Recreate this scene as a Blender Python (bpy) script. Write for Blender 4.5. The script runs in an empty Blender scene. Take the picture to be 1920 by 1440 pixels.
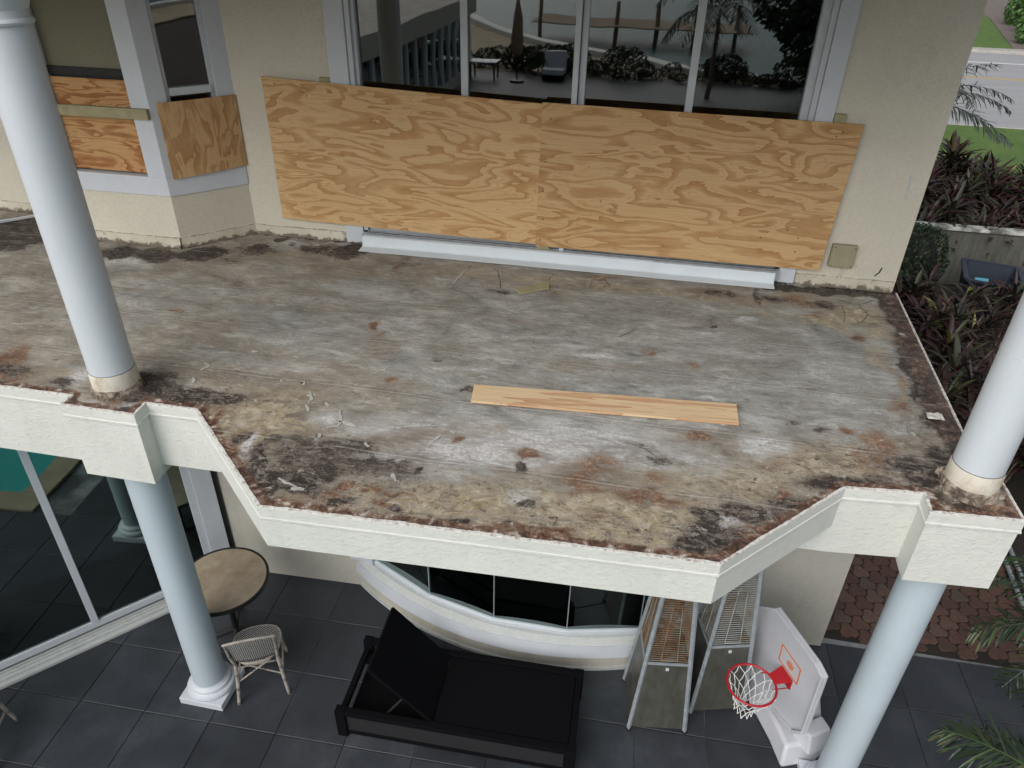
import bpy, bmesh, math, random
import numpy as np
from mathutils import Vector, Matrix, noise as mnoise
from mathutils.geometry import delaunay_2d_cdt
R = math.radians
S = bpy.context.scene
C = S.collection
random.seed(7)
# ------------------------------------------------------------------ camera
cam_d = bpy.data.cameras.new('camera'); cam = bpy.data.objects.new('camera', cam_d); C.objects.link(cam)
cam_d.sensor_width = 36; cam_d.lens = 1368.2787 / 1920 * 36
cam_d.clip_start = 0.1; cam_d.clip_end = 2000
pit, yaw, rol = 0.5669, -0.1786, -0.0227
fwd = Vector((math.sin(yaw)*math.cos(pit), math.cos(yaw)*math.cos(pit), -math.sin(pit)))
rgt = Vector((math.cos(yaw), -math.sin(yaw), 0)); dwn = fwd.cross(rgt)
r2 = rgt*math.cos(rol) + dwn*math.sin(rol); d2 = dwn*math.cos(rol) - rgt*math.sin(rol)
m = Matrix((r2, -d2, -fwd)).transposed().to_4x4(); m.translation = (3.3374, -6.1687, 2.6031)
cam.matrix_world = m
S.camera = cam
# ------------------------------------------------------------------ world, sun, exposure
SUN_EL, SUN_AZ = 40, 203          # azimuth measured clockwise from +Y
world = bpy.data.worlds.new('World'); S.world = world; world.use_nodes = True
wn = world.node_tree; bg = wn.nodes['Background']
sky = wn.nodes.new('ShaderNodeTexSky'); sky.sky_type = 'NISHITA'; sky.sun_disc = False
sky.sun_elevation = R(SUN_EL); sky.sun_rotation = R(SUN_AZ); sky.dust_density = 3.0; sky.air_density = 1.0; sky.ozone_density = 1.0
hsv = wn.nodes.new('ShaderNodeHueSaturation'); hsv.inputs['Saturation'].default_value = 0.30
wn.links.new(sky.outputs[0], hsv.inputs['Color']); wn.links.new(hsv.outputs[0], bg.inputs[0]); bg.inputs[1].default_value = 0.105
sd = bpy.data.lights.new('sun', 'SUN'); sun = bpy.data.objects.new('sun', sd); C.objects.link(sun)
sd.energy = 1.3; sd.angle = R(60); sd.color = (1.0, 0.985, 0.96)
sdir = Vector((math.sin(R(SUN_AZ))*math.cos(R(SUN_EL)), math.cos(R(SUN_AZ))*math.cos(R(SUN_EL)), math.sin(R(SUN_EL))))
sun.rotation_euler = (-sdir).to_track_quat('-Z', 'Y').to_euler()
S.view_settings.view_transform = 'Standard'; S.view_settings.look = 'None'; S.view_settings.gamma = 1
S.view_settings.use_curve_mapping = False; S.view_settings.exposure = 0.42
S.render.engine = 'CYCLES'

FLOOR = -3.12
# ------------------------------------------------------------------ material helpers
class NT:
    def __init__(s, name):
        s.m = bpy.data.materials.new(name); s.m.use_nodes = True; s.t = s.m.node_tree
        s.b = s.t.nodes['Principled BSDF']; s.out = s.t.nodes['Material Output']
    def n(s, typ, **kw):
        nd = s.t.nodes.new(typ)
        for k, v in kw.items(): setattr(nd, k, v)
        return nd
    def set(s, sock, v):
        if hasattr(v, 'is_output') or isinstance(v, bpy.types.NodeSocket): s.t.links.new(v, sock)
        elif isinstance(v, (tuple, list)) and len(v) == 3 and sock.type == 'RGBA': sock.default_value = (*v, 1)
        else: sock.default_value = v
    def co(s, kind='Object', scale=(1, 1, 1), loc=(0, 0, 0), rot=(0, 0, 0)):
        tc = s.n('ShaderNodeTexCoord'); mp = s.n('ShaderNodeMapping')
        s.t.links.new(tc.outputs[kind], mp.inputs[0])
        mp.inputs['Scale'].default_value = scale; mp.inputs['Location'].default_value = loc; mp.inputs['Rotation'].default_value = rot
        return mp.outputs[0]
    def geo(s, scale=(1, 1, 1), loc=(0, 0, 0)):
        g = s.n('ShaderNodeNewGeometry'); mp = s.n('ShaderNodeMapping'); s.t.links.new(g.outputs['Position'], mp.inputs[0])
        mp.inputs['Scale'].default_value = scale; mp.inputs['Location'].default_value = loc
        return mp.outputs[0]
    def noise(s, v, sc=5, det=4, ro=.55, dist=0, col=False):
        nd = s.n('ShaderNodeTexNoise'); s.set(nd.inputs['Vector'], v)
        for k, x in (('Scale', sc), ('Detail', det), ('Roughness', ro), ('Distortion', dist)): s.set(nd.inputs[k], x)
        return nd.outputs['Color' if col else 'Fac']
    def vor(s, v, sc=5, feat='F1', out='Distance', rnd=1):
        nd = s.n('ShaderNodeTexVoronoi', feature=feat); s.set(nd.inputs['Vector'], v); nd.inputs['Scale'].default_value = sc
        nd.inputs['Randomness'].default_value = rnd
        return nd.outputs[out]
    def ramp(s, f, stops, interp='LINEAR'):
        nd = s.n('ShaderNodeValToRGB'); s.set(nd.inputs[0], f); cr = nd.color_ramp; cr.interpolation = interp
        while len(cr.elements) < len(stops): cr.elements.new(0.5)
        for e, (p, c) in zip(cr.elements, stops):
            e.position = p; e.color = (c, c, c, 1) if isinstance(c, (int, float)) else (*c, 1)
        return nd.outputs[0]
    def mix(s, f, a, b, mode='MIX'):
        nd = s.n('ShaderNodeMix', data_type='RGBA', blend_type=mode)
        s.set(nd.inputs[0], f); s.set(nd.inputs[6], a); s.set(nd.inputs[7], b)
        return nd.outputs[2]
    def ma(s, op, a, b=0.0, c=None, clamp=False):
        nd = s.n('ShaderNodeMath', operation=op, use_clamp=clamp); s.set(nd.inputs[0], a); s.set(nd.inputs[1], b)
        if c is not None: s.set(nd.inputs[2], c)
        return nd.outputs[0]
    def step(s, v, a, b):
        nd = s.n('ShaderNodeMapRange', interpolation_type='SMOOTHSTEP'); s.set(nd.inputs[0], v)
        nd.inputs[1].default_value = a; nd.inputs[2].default_value = b
        return nd.outputs[0]
    def attr(s, name, out='Fac'):
        nd = s.n('ShaderNodeAttribute'); nd.attribute_name = name; return nd.outputs[out]
    def rnd(s): return s.n('ShaderNodeObjectInfo').outputs['Random']
    def bump(s, h, st=.3, dist=.01, nrm=None):
        nd = s.n('ShaderNodeBump'); nd.inputs['Strength'].default_value = st; nd.inputs['Distance'].default_value = dist
        s.set(nd.inputs['Height'], h)
        if nrm is not None: s.set(nd.inputs['Normal'], nrm)
        return nd.outputs[0]
    def fin(s, col=None, rough=.6, nrm=None, metal=0, spec=None, **kw):
        if col is not None: s.set(s.b.inputs['Base Color'], col)
        s.set(s.b.inputs['Roughness'], rough); s.b.inputs['Metallic'].default_value = metal
        if nrm is not None: s.set(s.b.inputs['Normal'], nrm)
        if spec is not None: s.b.inputs['Specular IOR Level'].default_value = spec
        return s.m

def plain(name, col, rough=.5, metal=0, var=.12, sc=8, bump=.05, spec=None):
    t = NT(name); v = t.geo()
    n1 = t.noise(v, sc, 5, .6); n2 = t.noise(v, sc*14, 3, .6)
    f = t.ma('ADD', t.ma('MULTIPLY', n1, .7), t.ma('MULTIPLY', n2, .3))
    lo = tuple(c*(1-var) for c in col); hi = tuple(min(1, c*(1+var)) for c in col)
    c = t.ramp(f, [(.3, lo), (.7, hi)])
    return t.fin(c, t.ramp(n1, [(.3, max(.05, rough-.08)), (.7, min(1, rough+.08))]), t.bump(n2, bump, .004), metal, spec)

M = {}
def stucco(name, col, crack=0.0, bs=.5, big=1.0, dirt=0.0, spk=.22):
    t = NT(name); v = t.geo()
    n1 = t.noise(v, 1.3, 5, .6); n2 = t.noise(v, 45, 5, .65, .3)
    w = t.noise(t.geo((1, 1, 1.6)), 22, 5, .66, .3)
    ridge = t.ramp(w, [(.52, 0), (.60, .8), (.68, 1)])
    h = t.ma('ADD', t.ma('MULTIPLY', n2, .55), t.ma('MULTIPLY', ridge, .35*big))
    c = t.ramp(n1, [(.3, tuple(x*.93 for x in col)), (.7, tuple(min(1, x*1.05) for x in col))])
    c = t.mix(t.ramp(n2, [(.35, spk), (.55, 0)]), c, tuple(x*.6 for x in col))
    if crack:
        e = t.noise(v, 5.5, 6, .7, 1.6)
        cr = t.ramp(e, [(.488, 0), (.5, 1), (.512, 0)])
        patch = t.ramp(t.noise(v, 1.1, 3), [(.45, 0), (.65, 1)])
        c = t.mix(t.ma('MULTIPLY', t.ma('MULTIPLY', cr, patch), crack), c, tuple(x*.35 for x in col))
    if dirt:
        dn = t.noise(t.geo((3, 3, .5)), 3, 5, .65)
        c = t.mix(t.ma('MULTIPLY', t.step(dn, .5, .75), dirt), c, tuple(x*.55 for x in col))
    return t.fin(c, .85, t.bump(h, bs, .012))
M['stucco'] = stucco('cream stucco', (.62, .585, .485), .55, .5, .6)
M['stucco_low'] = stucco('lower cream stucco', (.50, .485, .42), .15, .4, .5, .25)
M['fascia'] = stucco('painted fascia stucco', (.63, .635, .59), 0, .6, .6, .14, .04)
M['sill_plaster'] = stucco('grey white plaster', (.50, .52, .51), 0, .3, .4, .35)
M['white'] = plain('white paint', (.56, .595, .64), .45, 0, .05, 6, .12)
def colpaint(name, col):
    t = NT(name); v = t.geo(); a = t.noise(t.geo((1, 1, .35)), 3, 6, .65); b = t.noise(v, 60, 4, .7); d = t.noise(t.geo((1, 1, .5)), 9, 7, .75, .4)
    c = t.ramp(a, [(.35, tuple(x*.94 for x in col)), (.65, tuple(x*1.03 for x in col))])
    c = t.mix(t.ma('MULTIPLY', t.ramp(d, [(.62, 0), (.72, 1)]), .30), c, tuple(x*.62 for x in col))
    c = t.mix(t.ma('MULTIPLY', t.ramp(t.noise(v, 14, 5, .8), [(.27, 1), (.31, 0)]), .6), c, (.16, .15, .14))
    return t.fin(c, t.ramp(d, [(.35, .42), (.65, .6)]), t.bump(t.ma('ADD', t.ma('MULTIPLY', b, .4), t.ma('MULTIPLY', a, .6)), .22, .004))
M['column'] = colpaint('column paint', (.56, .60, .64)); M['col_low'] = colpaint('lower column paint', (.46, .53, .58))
M['frame'] = plain('white window frame', (.54, .58, .62), .35, 0, .06, 10, .05)
M['dark'] = plain('dark recess', (.012, .012, .012), .7)
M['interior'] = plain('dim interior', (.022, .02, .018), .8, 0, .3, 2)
M['alu'] = plain('aluminium track', (.55, .57, .6), .35, .7, .15, 20)
M['flash'] = plain('white coated flashing', (.62, .68, .72), .45, 0, .05, 5, .1)
M['shade'] = stucco('olive shade', (.20, .19, .13), 0, .3, .3)
M['red'] = plain('red paint', (.42, .012, .02), .4)
M['net'] = plain('net cord', (.75, .75, .73), .8)
M['plastic'] = plain('white moulded plastic', (.52, .53, .57), .42, 0, .07, 5, .1)
M['orange'] = plain('orange print', (.62, .16, .035), .6)
M['black'] = plain('black wicker weave', (.004, .004, .005), .85, 0, .4, 60, .3, .08)
M['blackband'] = plain('charcoal frame panel', (.009, .009, .011), .8, 0, .3, 30)
M['darkmetal'] = plain('dark cast metal', (.01, .01, .01), .5, 0)
M['galv'] = plain('galvanised post', (.36, .40, .43), .42, .3, .3, 20, .2)
M['greenwood'] = plain('treated lumber', (.32, .295, .17), .8, 0, .25, 12, .3)
M['beigebox'] = plain('beige junction box', (.30, .275, .18), .6, 0, .12, 12)
M['binblue'] = plain('blue grey bin plastic', (.022, .030, .048), .5, 0, .2)
M['paper'] = plain('scrap', (.62, .60, .54), .8, 0, .2)
M['trunk'] = plain('bark', (.14, .11, .08), .9, 0, .4, 14, .8)
M['soffit'] = plain('soffit board', (.50, .49, .45), .8)

def glass(name, tint=.55, refl=.16, col=(1, 1, 1)):
    t = NT(name); t.t.nodes.remove(t.b)
    tr = t.n('ShaderNodeBsdfTransparent'); tr.inputs[0].default_value = (tint*.85, tint, tint*.95, 1)
    gl = t.n('ShaderNodeBsdfGlossy'); gl.inputs['Roughness'].default_value = 0.012; gl.inputs[0].default_value = (*col, 1)
    fr = t.n('ShaderNodeFresnel'); fr.inputs[0].default_value = 1.55
    wv = t.noise(t.geo(), 1.7, 2, .5)
    t.set(gl.inputs['Normal'], t.bump(wv, .014, .05))
    f = t.ma('ADD', t.ma('MULTIPLY', fr.outputs[0], 1.4), refl, clamp=True)
    mx = t.n('ShaderNodeMixShader'); t.t.links.new(f, mx.inputs[0]); t.t.links.new(tr.outputs[0], mx.inputs[1]); t.t.links.new(gl.outputs[0], mx.inputs[2])
    t.t.links.new(mx.outputs[0], t.out.inputs[0]); return t.m
M['glass'] = glass('window glass', .45, .12)
M['glass_low'] = glass('lower window glass', .5, .15, (.85, 1, .97))

def plywood(name, seed, light=(.64, .43, .22), mid=(.46, .255, .105), dark=(.28, .125, .045), sx=.65, sz=2.9, k=8.0, vert=False, stain=.5, scale=1.0):
    t = NT(name)
    sc = (sx, 1, sz) if not vert else (sz, 1, sx)
    v = t.co('Object', tuple(a*scale for a in sc), (seed*3.1, seed*1.7, seed*2.3))
    f1 = t.noise(v, 1.75, 2.3, .47, .75)
    wob = t.noise(t.co('Object', (9, 1, 34) if not vert else (34, 1, 9), (seed, seed, 0)), 1, 3, .6)
    f = t.ma('ADD', f1, t.ma('MULTIPLY', wob, .075))
    g = t.ma('FRACT', t.ma('MULTIPLY', f, k))
    g2 = t.ma('FRACT', t.ma('ADD', t.ma('MULTIPLY', f, k*2.0), .37))
    band = t.ramp(g, [(0, light), (.50, light), (.60, tuple(l*.45+m_*.55 for l, m_ in zip(light, mid))), (.92, mid), (.965, tuple(d*.5+m_*.5 for d, m_ in zip(dark, mid))), (.985, tuple(l*.9 for l in light)), (1, light)])
    thin = t.ramp(g2, [(0, 0), (.80, 0), (.93, .5), (.97, .75), (1, 0)])
    patch = t.step(t.noise(v, 1.7, 2, .5), .42, .62)
    c = t.mix(t.ma('MULTIPLY', thin, t.ma('MULTIPLY', patch, 1.0)), band, mid)
    # fibres, blotches and grey weathering
    fs = (2.5, 1, 130) if not vert else (130, 1, 2.5)
    fb = t.noise(t.co('Object', fs, (seed, 0, seed)), 1, 4, .6)
    c = t.mix(t.ramp(fb, [(.35, .32), (.6, 0)]), c, tuple(x*.62 for x in mid))
    bl = t.noise(t.co('Object', (1, 1, 1.6), (seed*2, 0, 3)), 1.6, 4, .6)
    c = t.mix(t.ma('MULTIPLY', t.step(bl, .45, .8), .35), c, (.62, .44, .24))
    gr = t.noise(t.co('Object', (1.2, 1, 5), (seed*5, 0, 1)), 2.4, 6, .7)
    c = t.mix(t.ma('MULTIPLY', t.step(gr, .57, .8), stain), c, (.17, .13, .08))
    h = t.ma('ADD', t.ma('MULTIPLY', fb, .6), t.ma('MULTIPLY', g, .3))
    return t.fin(c, .78, t.bump(h, .25, .002), spec=.25)
M['ply1'] = plywood('plywood sheet a', 1.3, k=7)
M['ply2'] = plywood('plywood sheet b', 4.4, (.58, .385, .195), (.41, .225, .092), (.26, .115, .04), stain=.85, k=6.5)
M['ply3'] = plywood('plywood sheet c', 7.7, (.56, .37, .19), (.40, .22, .095), (.28, .13, .05), vert=True, sx=1.0, sz=3.4, k=5.5)
M['ply4'] = plywood('plywood sheet d', 9.2, (.55, .32, .14), (.31, .12, .04), (.2, .07, .025), sx=.8, sz=4.2, k=7, stain=.3)
M['plank'] = plywood('fresh pine board', 12.1, (.66, .50, .31), (.50, .29, .16), (.40, .18, .09), sx=.5, sz=8, k=4, stain=.1)

def foliage(name, stops, rough=.5):
    t = NT(name); g = t.n('ShaderNodeNewGeometry').outputs['Random Per Island']
    c = t.ramp(t.ma('FRACT', t.ma('ADD', t.ma('MULTIPLY', g, .8), t.ma('MULTIPLY', t.rnd(), .35))), stops)
    t.b.inputs['Subsurface Weight'].default_value = 0
    return t.fin(c, rough)
M['red_leaf'] = foliage('dark red leaves', [(0, (.012, .008, .008)), (.3, (.028, .010, .011)), (.5, (.05, .017, .016)), (.7, (.020, .024, .010)), (.95, (.05, .055, .02)), (1, (.35, .30, .06))])
M['green_leaf'] = foliage('green leaves', [(0, (.009, .018, .009)), (.5, (.02, .04, .016)), (1, (.045, .075, .025))])
M['palm_leaf'] = foliage('palm leaflets', [(0, (.008, .016, .008)), (.55, (.02, .04, .014)), (.85, (.05, .085, .03)), (1, (.10, .10, .04))], .4)
M['far_palm'] = foliage('dark palm leaflets', [(0, (.02, .03, .025)), (1, (.05, .07, .045))], .5)
M['hedge_leaf'] = foliage('hedge leaves', [(0, (.02, .05, .012)), (.6, (.045, .11, .02)), (1, (.09, .19, .035))])

# ------------------------------------------------------------------ object helpers
WORG = {}
class MB:
    def __init__(s): s.v = []; s.f = []; s.mi = []; s.cur = 0
    def add(s, vs, fs):
        o = len(s.v); s.v += [tuple(x) for x in vs]
        for f in fs: s.f.append([i+o for i in f]); s.mi.append(s.cur)
        return s
    def box(s, x0, x1, y0, y1, z0, z1):
        v = [(x, y, z) for z in (z0, z1) for x, y in ((x0, y0), (x1, y0), (x1, y1), (x0, y1))]
        return s.add(v, [(3, 2, 1, 0), (4, 5, 6, 7), (0, 1, 5, 4), (1, 2, 6, 5), (2, 3, 7, 6), (3, 0, 4, 7)])
    def obox(s, c, X, Y, Z, a, b, d):
        c = Vector(c); X = Vector(X)*a/2; Y = Vector(Y)*b/2; Z = Vector(Z)*d/2
        v = [c+sx*X+sy*Y+sz*Z for sz in (-1, 1) for sx, sy in ((-1, -1), (1, -1), (1, 1), (-1, 1))]
        return s.add(v, [(3, 2, 1, 0), (4, 5, 6, 7), (0, 1, 5, 4), (1, 2, 6, 5), (2, 3, 7, 6), (3, 0, 4, 7)])
    def bar(s, a, b, w, h, up=(0, 0, 1)):
        a = Vector(a); b = Vector(b); X = (b-a); L = X.length; X.normalize(); Y = Vector(up).cross(X)
        if Y.length < 1e-4: Y = Vector((0, 1, 0)).cross(X)
        Y.normalize(); Z = X.cross(Y)
        return s.obox((a+b)/2, X, Y, Z, L, w, h)
    def prism(s, poly, z0, z1):
        n = len(poly); v = [(p[0], p[1], z0) for p in poly]+[(p[0], p[1], z1) for p in poly]
        f = [tuple(range(n))[::-1], tuple(range(n, 2*n))]+[(i, (i+1) % n, n+(i+1) % n, n+i) for i in range(n)]
        return s.add(v, f)
    def slab(s, quad, nrm, th):   # polygon in 3-D extruded along nrm
        n = len(quad); q = [Vector(p) for p in quad]; N = Vector(nrm)*th
        f = [tuple(range(n))[::-1], tuple(range(n, 2*n))]+[(i, (i+1) % n, n+(i+1) % n, n+i) for i in range(n)]
        return s.add(q+[p+N for p in q], f)
    def tube(s, pts, r, n=8, closed=False, cap=True):
        pts = [Vector(p) for p in pts]; k = len(pts); rs = r if isinstance(r, (list, tuple)) else [r]*k
        rings = []; prev = None
        for i, p in enumerate(pts):
            if closed: t = pts[(i+1) % k]-pts[i-1]
            else: t = pts[min(i+1, k-1)]-pts[max(i-1, 0)]
            t.normalize()
            if prev is None: u = t.orthogonal().normalized()
            else:
                u = prev-t*prev.dot(t)
                u = u.normalized() if u.length > 1e-5 else t.orthogonal().normalized()
            prev = u; w = t.cross(u)
            rings.append([p+(u*math.cos(2*math.pi*j/n)+w*math.sin(2*math.pi*j/n))*rs[i] for j in range(n)])
        v = [q for rg in rings for q in rg]; f = []
        for i in range(k if closed else k-1):
            a = i*n; b = ((i+1) % k)*n
            for j in range(n): f.append((a+j, a+(j+1) % n, b+(j+1) % n, b+j))
        if cap and not closed: f += [tuple(range(n))[::-1], tuple(range((k-1)*n, k*n))]
        return s.add(v, f)
    def lathe(s, prof, c=(0, 0, 0), n=48, cap=True):
        v = []; f = []; k = len(prof)
        for (r, z) in prof:
            for j in range(n): a = 2*math.pi*j/n; v.append((c[0]+r*math.cos(a), c[1]+r*math.sin(a), c[2]+z))
        for i in range(k-1):
            for j in range(n): f.append((i*n+j, i*n+(j+1) % n, (i+1)*n+(j+1) % n, (i+1)*n+j))
        if cap: f += [tuple(range(n))[::-1], tuple(range((k-1)*n, k*n))]
        return s.add(v, f)
    def build(s, name, mat, parent=None, smooth=False, bevel=0, world=True, label=None, mats=None):
        me = bpy.data.meshes.new(name); me.from_pydata(s.v, [], s.f)
        for mm in (mats or [mat]): me.materials.append(M[mm] if isinstance(mm, str) else mm)
        if mats: me.polygons.foreach_set('material_index', s.mi)
        bm = bmesh.new(); bm.from_mesh(me)
        if name != 'net': bmesh.ops.recalc_face_normals(bm, faces=bm.faces)
        bm.to_mesh(me); bm.free()
        if smooth:
            me.polygons.foreach_set('use_smooth', [True]*len(me.polygons))
            try: me.set_sharp_from_angle(angle=R(35))
            except Exception: pass
        o = bpy.data.objects.new(name, me); C.objects.link(o)
        if bevel:
            b = o.modifiers.new('bevel', 'BEVEL'); b.width = bevel; b.segments = 2; b.limit_method = 'ANGLE'; b.angle_limit = R(40)
        if parent is not None:
            o.parent = parent
            if parent in WORG: o.location = -WORG[parent]
        if world: WORG[o] = Vector((0, 0, 0))
        if label: o['label'] = label
        return o
def tag(o, label=None, cat=None, group=None, kind=None):
    for k, v in (('label', label), ('category', cat), ('group', group), ('kind', kind)):
        if v: o[k] = v
    return o
def empty(name, loc, rz=0, world=False):
    o = bpy.data.objects.new(name, None); C.objects.link(o); o.location = loc; o.rotation_euler = (0, 0, rz); o.empty_display_size = .1
    if world: WORG[o] = Vector(loc)
    return o
def copy_tree(o, parent=None):
    c = o.copy(); C.objects.link(c); c.parent = parent
    for ch in list(o.children): copy_tree(ch, c)
    return c

# ================================================================== SETTING
# ground
t = NT('ground soil'); v = t.geo()
n1 = t.noise(v, 2, 8, .7); t.fin(t.ramp(n1, [(.3, (.02, .016, .012)), (.6, (.05, .04, .028)), (.8, (.08, .065, .045))]), .95, t.bump(n1, .6, .05)); M['soil'] = t.m
tag(MB().box(-150, 200, -30, 260, FLOOR-.6, FLOOR-.13).build('ground', 'soil'), kind='structure')

# patio: grout bed + individual tiles
t = NT('slate grey tile'); v = t.geo()
a = t.noise(v, 2.2, 6, .62); b = t.noise(v, 30, 4, .65); r_ = t.rnd()
c = t.ramp(t.ma('ADD', t.ma('MULTIPLY', a, .75), t.ma('MULTIPLY', r_, .2)), [(.25, (.020, .023, .029)), (.5, (.035, .040, .049)), (.75, (.064, .071, .083))])
c = t.mix(t.ramp(b, [(.4, .25), (.6, 0)]), c, (.02, .02, .023))
dust = t.step(t.noise(v, 1.1, 6, .7, .5), .55, .8)
c = t.mix(t.ma('MULTIPLY', dust, .3), c, (.13, .135, .14))
t.fin(c, t.ramp(a, [(.3, .45), (.7, .62)]), t.bump(b, .12, .003)); M['tile'] = t.m
t = NT('pale grout'); t.fin(t.ramp(t.noise(t.geo(), 1.4, 5, .7), [(.4, (.06, .062, .066)), (.62, (.30, .31, .32))]), .9); M['grout'] = t.m
bed = MB(); [bed.box(*q_, FLOOR-.05, FLOOR-.012) for q_ in ((-14, 16, -4.07, -1.085), (-14, .28, -10.3, -4.071), (4.7, 16, -10.3, -4.071), (-14, 16, -27.5, -10.301))]; bed.box(-14, 5.47, -1.084, 6, FLOOR-.05, FLOOR-.012)
patio = tag(bed.build('patio', 'grout'), kind='structure')
TA = R(1.6); P = .588; ox, oy = .262, -3.063
tme = None
ca, sa = math.cos(TA), math.sin(TA)
k = 0
for j in range(-6, 5):
    for i in range(-6, 15):
        lx, ly = i*P, j*P
        cx = ox+ca*(lx+P/2)-sa*(ly+P/2); cy = oy+sa*(lx+P/2)+ca*(ly+P/2)
        if cy > -1.4 and cx > 5.3: continue
        if cy > -.9 or cy < -6.2 or (cx < 5 and cy > -1.0): continue
        if cx < -1.2 and cy > -3.1+.8*(cx+1.8)+.75: continue
        if cx > .1 and cy < -3.85 and cx < 4.9: continue
        if tme is None:
            mb = MB(); h = P/2-.0028; q = .004
            mb.add([(-h, -h, -.02), (h, -h, -.02), (h, h, -.02), (-h, h, -.02), (-h, -h, -.003), (h, -h, -.003), (h, h, -.003), (-h, h, -.003),
                    (-h+q, -h+q, 0), (h-q, -h+q, 0), (h-q, h-q, 0), (-h+q, h-q, 0)],
                   [(0, 1, 5, 4), (1, 2, 6, 5), (2, 3, 7, 6), (3, 0, 4, 7), (4, 5, 9, 8), (5, 6, 10, 9), (6, 7, 11, 10), (7, 4, 8, 11), (8, 9, 10, 11)])
            o = mb.build('tile', 'tile', patio, world=False); tme = o
        else:
            o = tme.copy(); C.objects.link(o)
        o.location = (cx, cy, FLOOR+random.uniform(-.0006, .0006)); o.rotation_euler = (0, 0, TA); k += 1
# the rest of the terrace and lawn edge behind the camera (seen in the window reflections)
t = NT('terrace paving'); br = t.n('ShaderNodeTexBrick'); t.set(br.inputs['Vector'], t.geo()); br.inputs['Scale'].default_value = 1.7
for kx, vx in (('Color1', (.022, .024, .028, 1)), ('Color2', (.03, .033, .037, 1)), ('Mortar', (.07, .07, .07, 1))): br.inputs[kx].default_value = vx
br.inputs['Mortar Size'].default_value = .008; t.fin(br.outputs[0], .6); M['terrace'] = t.m
mb = MB()
for xa, xb, ya, yb in ((-14, .28, -28, -6.7), (9.2, 16, -28, -6.7), (.281, 9.2, -28, -10.31)): mb.box(xa, xb, ya, yb, FLOOR-.011, FLOOR-.001)
tag(mb.build('terrace', 'terrace'), kind='structure')
# pool with coping
t = NT('pool water'); t.b.inputs['Base Color'].default_value = (.03, .36, .34, 1); t.fin(None, .3, t.bump(t.noise(t.geo(), 3, 3), .25, .05)); M['poolwater'] = t.m
M['coping'] = plain('sand stone coping', (.33, .28, .19), .8, 0, .2, 5)
pw = tag(MB().box(.58, 4.4, -10, -4.40, FLOOR-.3, FLOOR-.02).build('pool_water', 'poolwater'), kind='structure')
cp = MB()
cp.box(.28, .57, -10.3, -4.07, FLOOR-.2, FLOOR+.03); cp.box(.571, 4.7, -4.39, -4.07, FLOOR-.2, FLOOR+.03); cp.box(4.41, 4.7, -10.3, -4.391, FLOOR-.2, FLOOR+.03)
tag(cp.build('pool_coping', 'coping', bevel=.01), kind='structure')
# shell bank, seawall, canal water beyond the terrace
M['sand'] = plain('shell bank', (.33, .27, .18), .95, 0, .35, 1.2, .5)
tag(MB().prism([(-60, -28.2), (60, -28.2), (60, -24), (16.2, -24), (16.2, -28.0), (-14.2, -28), (-14.2, -24), (-60, -24)], FLOOR-.1, FLOOR-.03).build('lawn_strip', 'sand'), kind='structure')
seaw = [(-60, -90), (-20, -66), (-11.7, -51.6), (-8.4, -44.4), (-5, -39.2), (-1.8, -35.8), (2.3, -32.7), (4.5, -29.9), (9, -28.6), (60, -28.2)]
tag(MB().prism([(-60, -28.25), (-60, -90), (-20, -66), (-11.7, -51.6), (-8.4, -44.4), (-5, -39.2), (-1.8, -35.8), (2.3, -32.7), (4.5, -29.9), (9, -28.7), (9, -28.25)], FLOOR-.3, FLOOR-.05).build('shell_bank', 'sand'), kind='structure')
mb = MB()
for a, b in zip(seaw[:-1], seaw[1:]): mb.bar((a[0], a[1], FLOOR-.3), (b[0], b[1], FLOOR-.3), .7, 1.0)
so = mb.build('seawall', plain('whitewashed concrete', (.62, .62, .58), .8, 0, .15, 1))
tag(so, 'pale concrete seawall cap curving beside the canal', 'seawall')
t = NT('canal water'); nn = t.noise(t.geo(), 1.6, 5, .65, .6); t.fin((.018, .085, .085), .3, t.bump(nn, .9, .18)); t.b.inputs['Specular IOR Level'].default_value = .08; M['canal'] = t.m
tag(MB().box(-200, 200, -320, -28.9, FLOOR-1.6, FLOOR-.8).build('canal_water', 'canal'), kind='structure')
dk = empty('dock', (4, -46, FLOOR))
M['dockwood'] = plain('weathered dock boards', (.22, .16, .10), .9, 0, .3, 3, .5)
db = MB().box(-.06, .06, -3.2, 1.6, .1, .16).build('plank', 'dockwood', dk, world=False)
for i in range(100):
    o = db if i == 0 else db.copy()
    if i: C.objects.link(o)
    o.location = (-9+i*.135, math.sin(i*.02)*1.5, .1)
for i in range(6):
    MB().lathe([(.14, -1.6), (.13, 1.6)], (-8.5+i*2.4, 1.6, 0), 10).build('post', 'dockwood', dk, world=False)
tag(dk, 'weathered timber dock reaching over the canal', 'dock')

# road side -------------------------------------------------------------
t = NT('lawn'); v = t.geo(); a = t.noise(v, 1.1, 6, .7); b = t.noise(v, 22, 5, .7)
t.fin(t.mix(t.ramp(b, [(.35, .5), (.65, 0)]), t.ramp(a, [(.3, (.07, .14, .02)), (.7, (.14, .21, .045))]), (.03, .07, .012)), .9, t.bump(b, .8, .04)); M['lawn'] = t.m
RA = R(-2.5)
def rot2(x, y): return (x*math.cos(RA)-y*math.sin(RA), x*math.sin(RA)+y*math.cos(RA))
def strip(y0, y1, z0, z1, x0=-60, x1=140): return [(x0, y0+x0*math.tan(RA)), (x1, y0+x1*math.tan(RA)), (x1, y1+x1*math.tan(RA)), (x0, y1+x0*math.tan(RA))]
RY = 23.25
tag(MB().prism(strip(15.6, RY-.16, 0, 0), FLOOR-.3, FLOOR+.0).build('lawn', 'lawn'), kind='structure')
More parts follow.
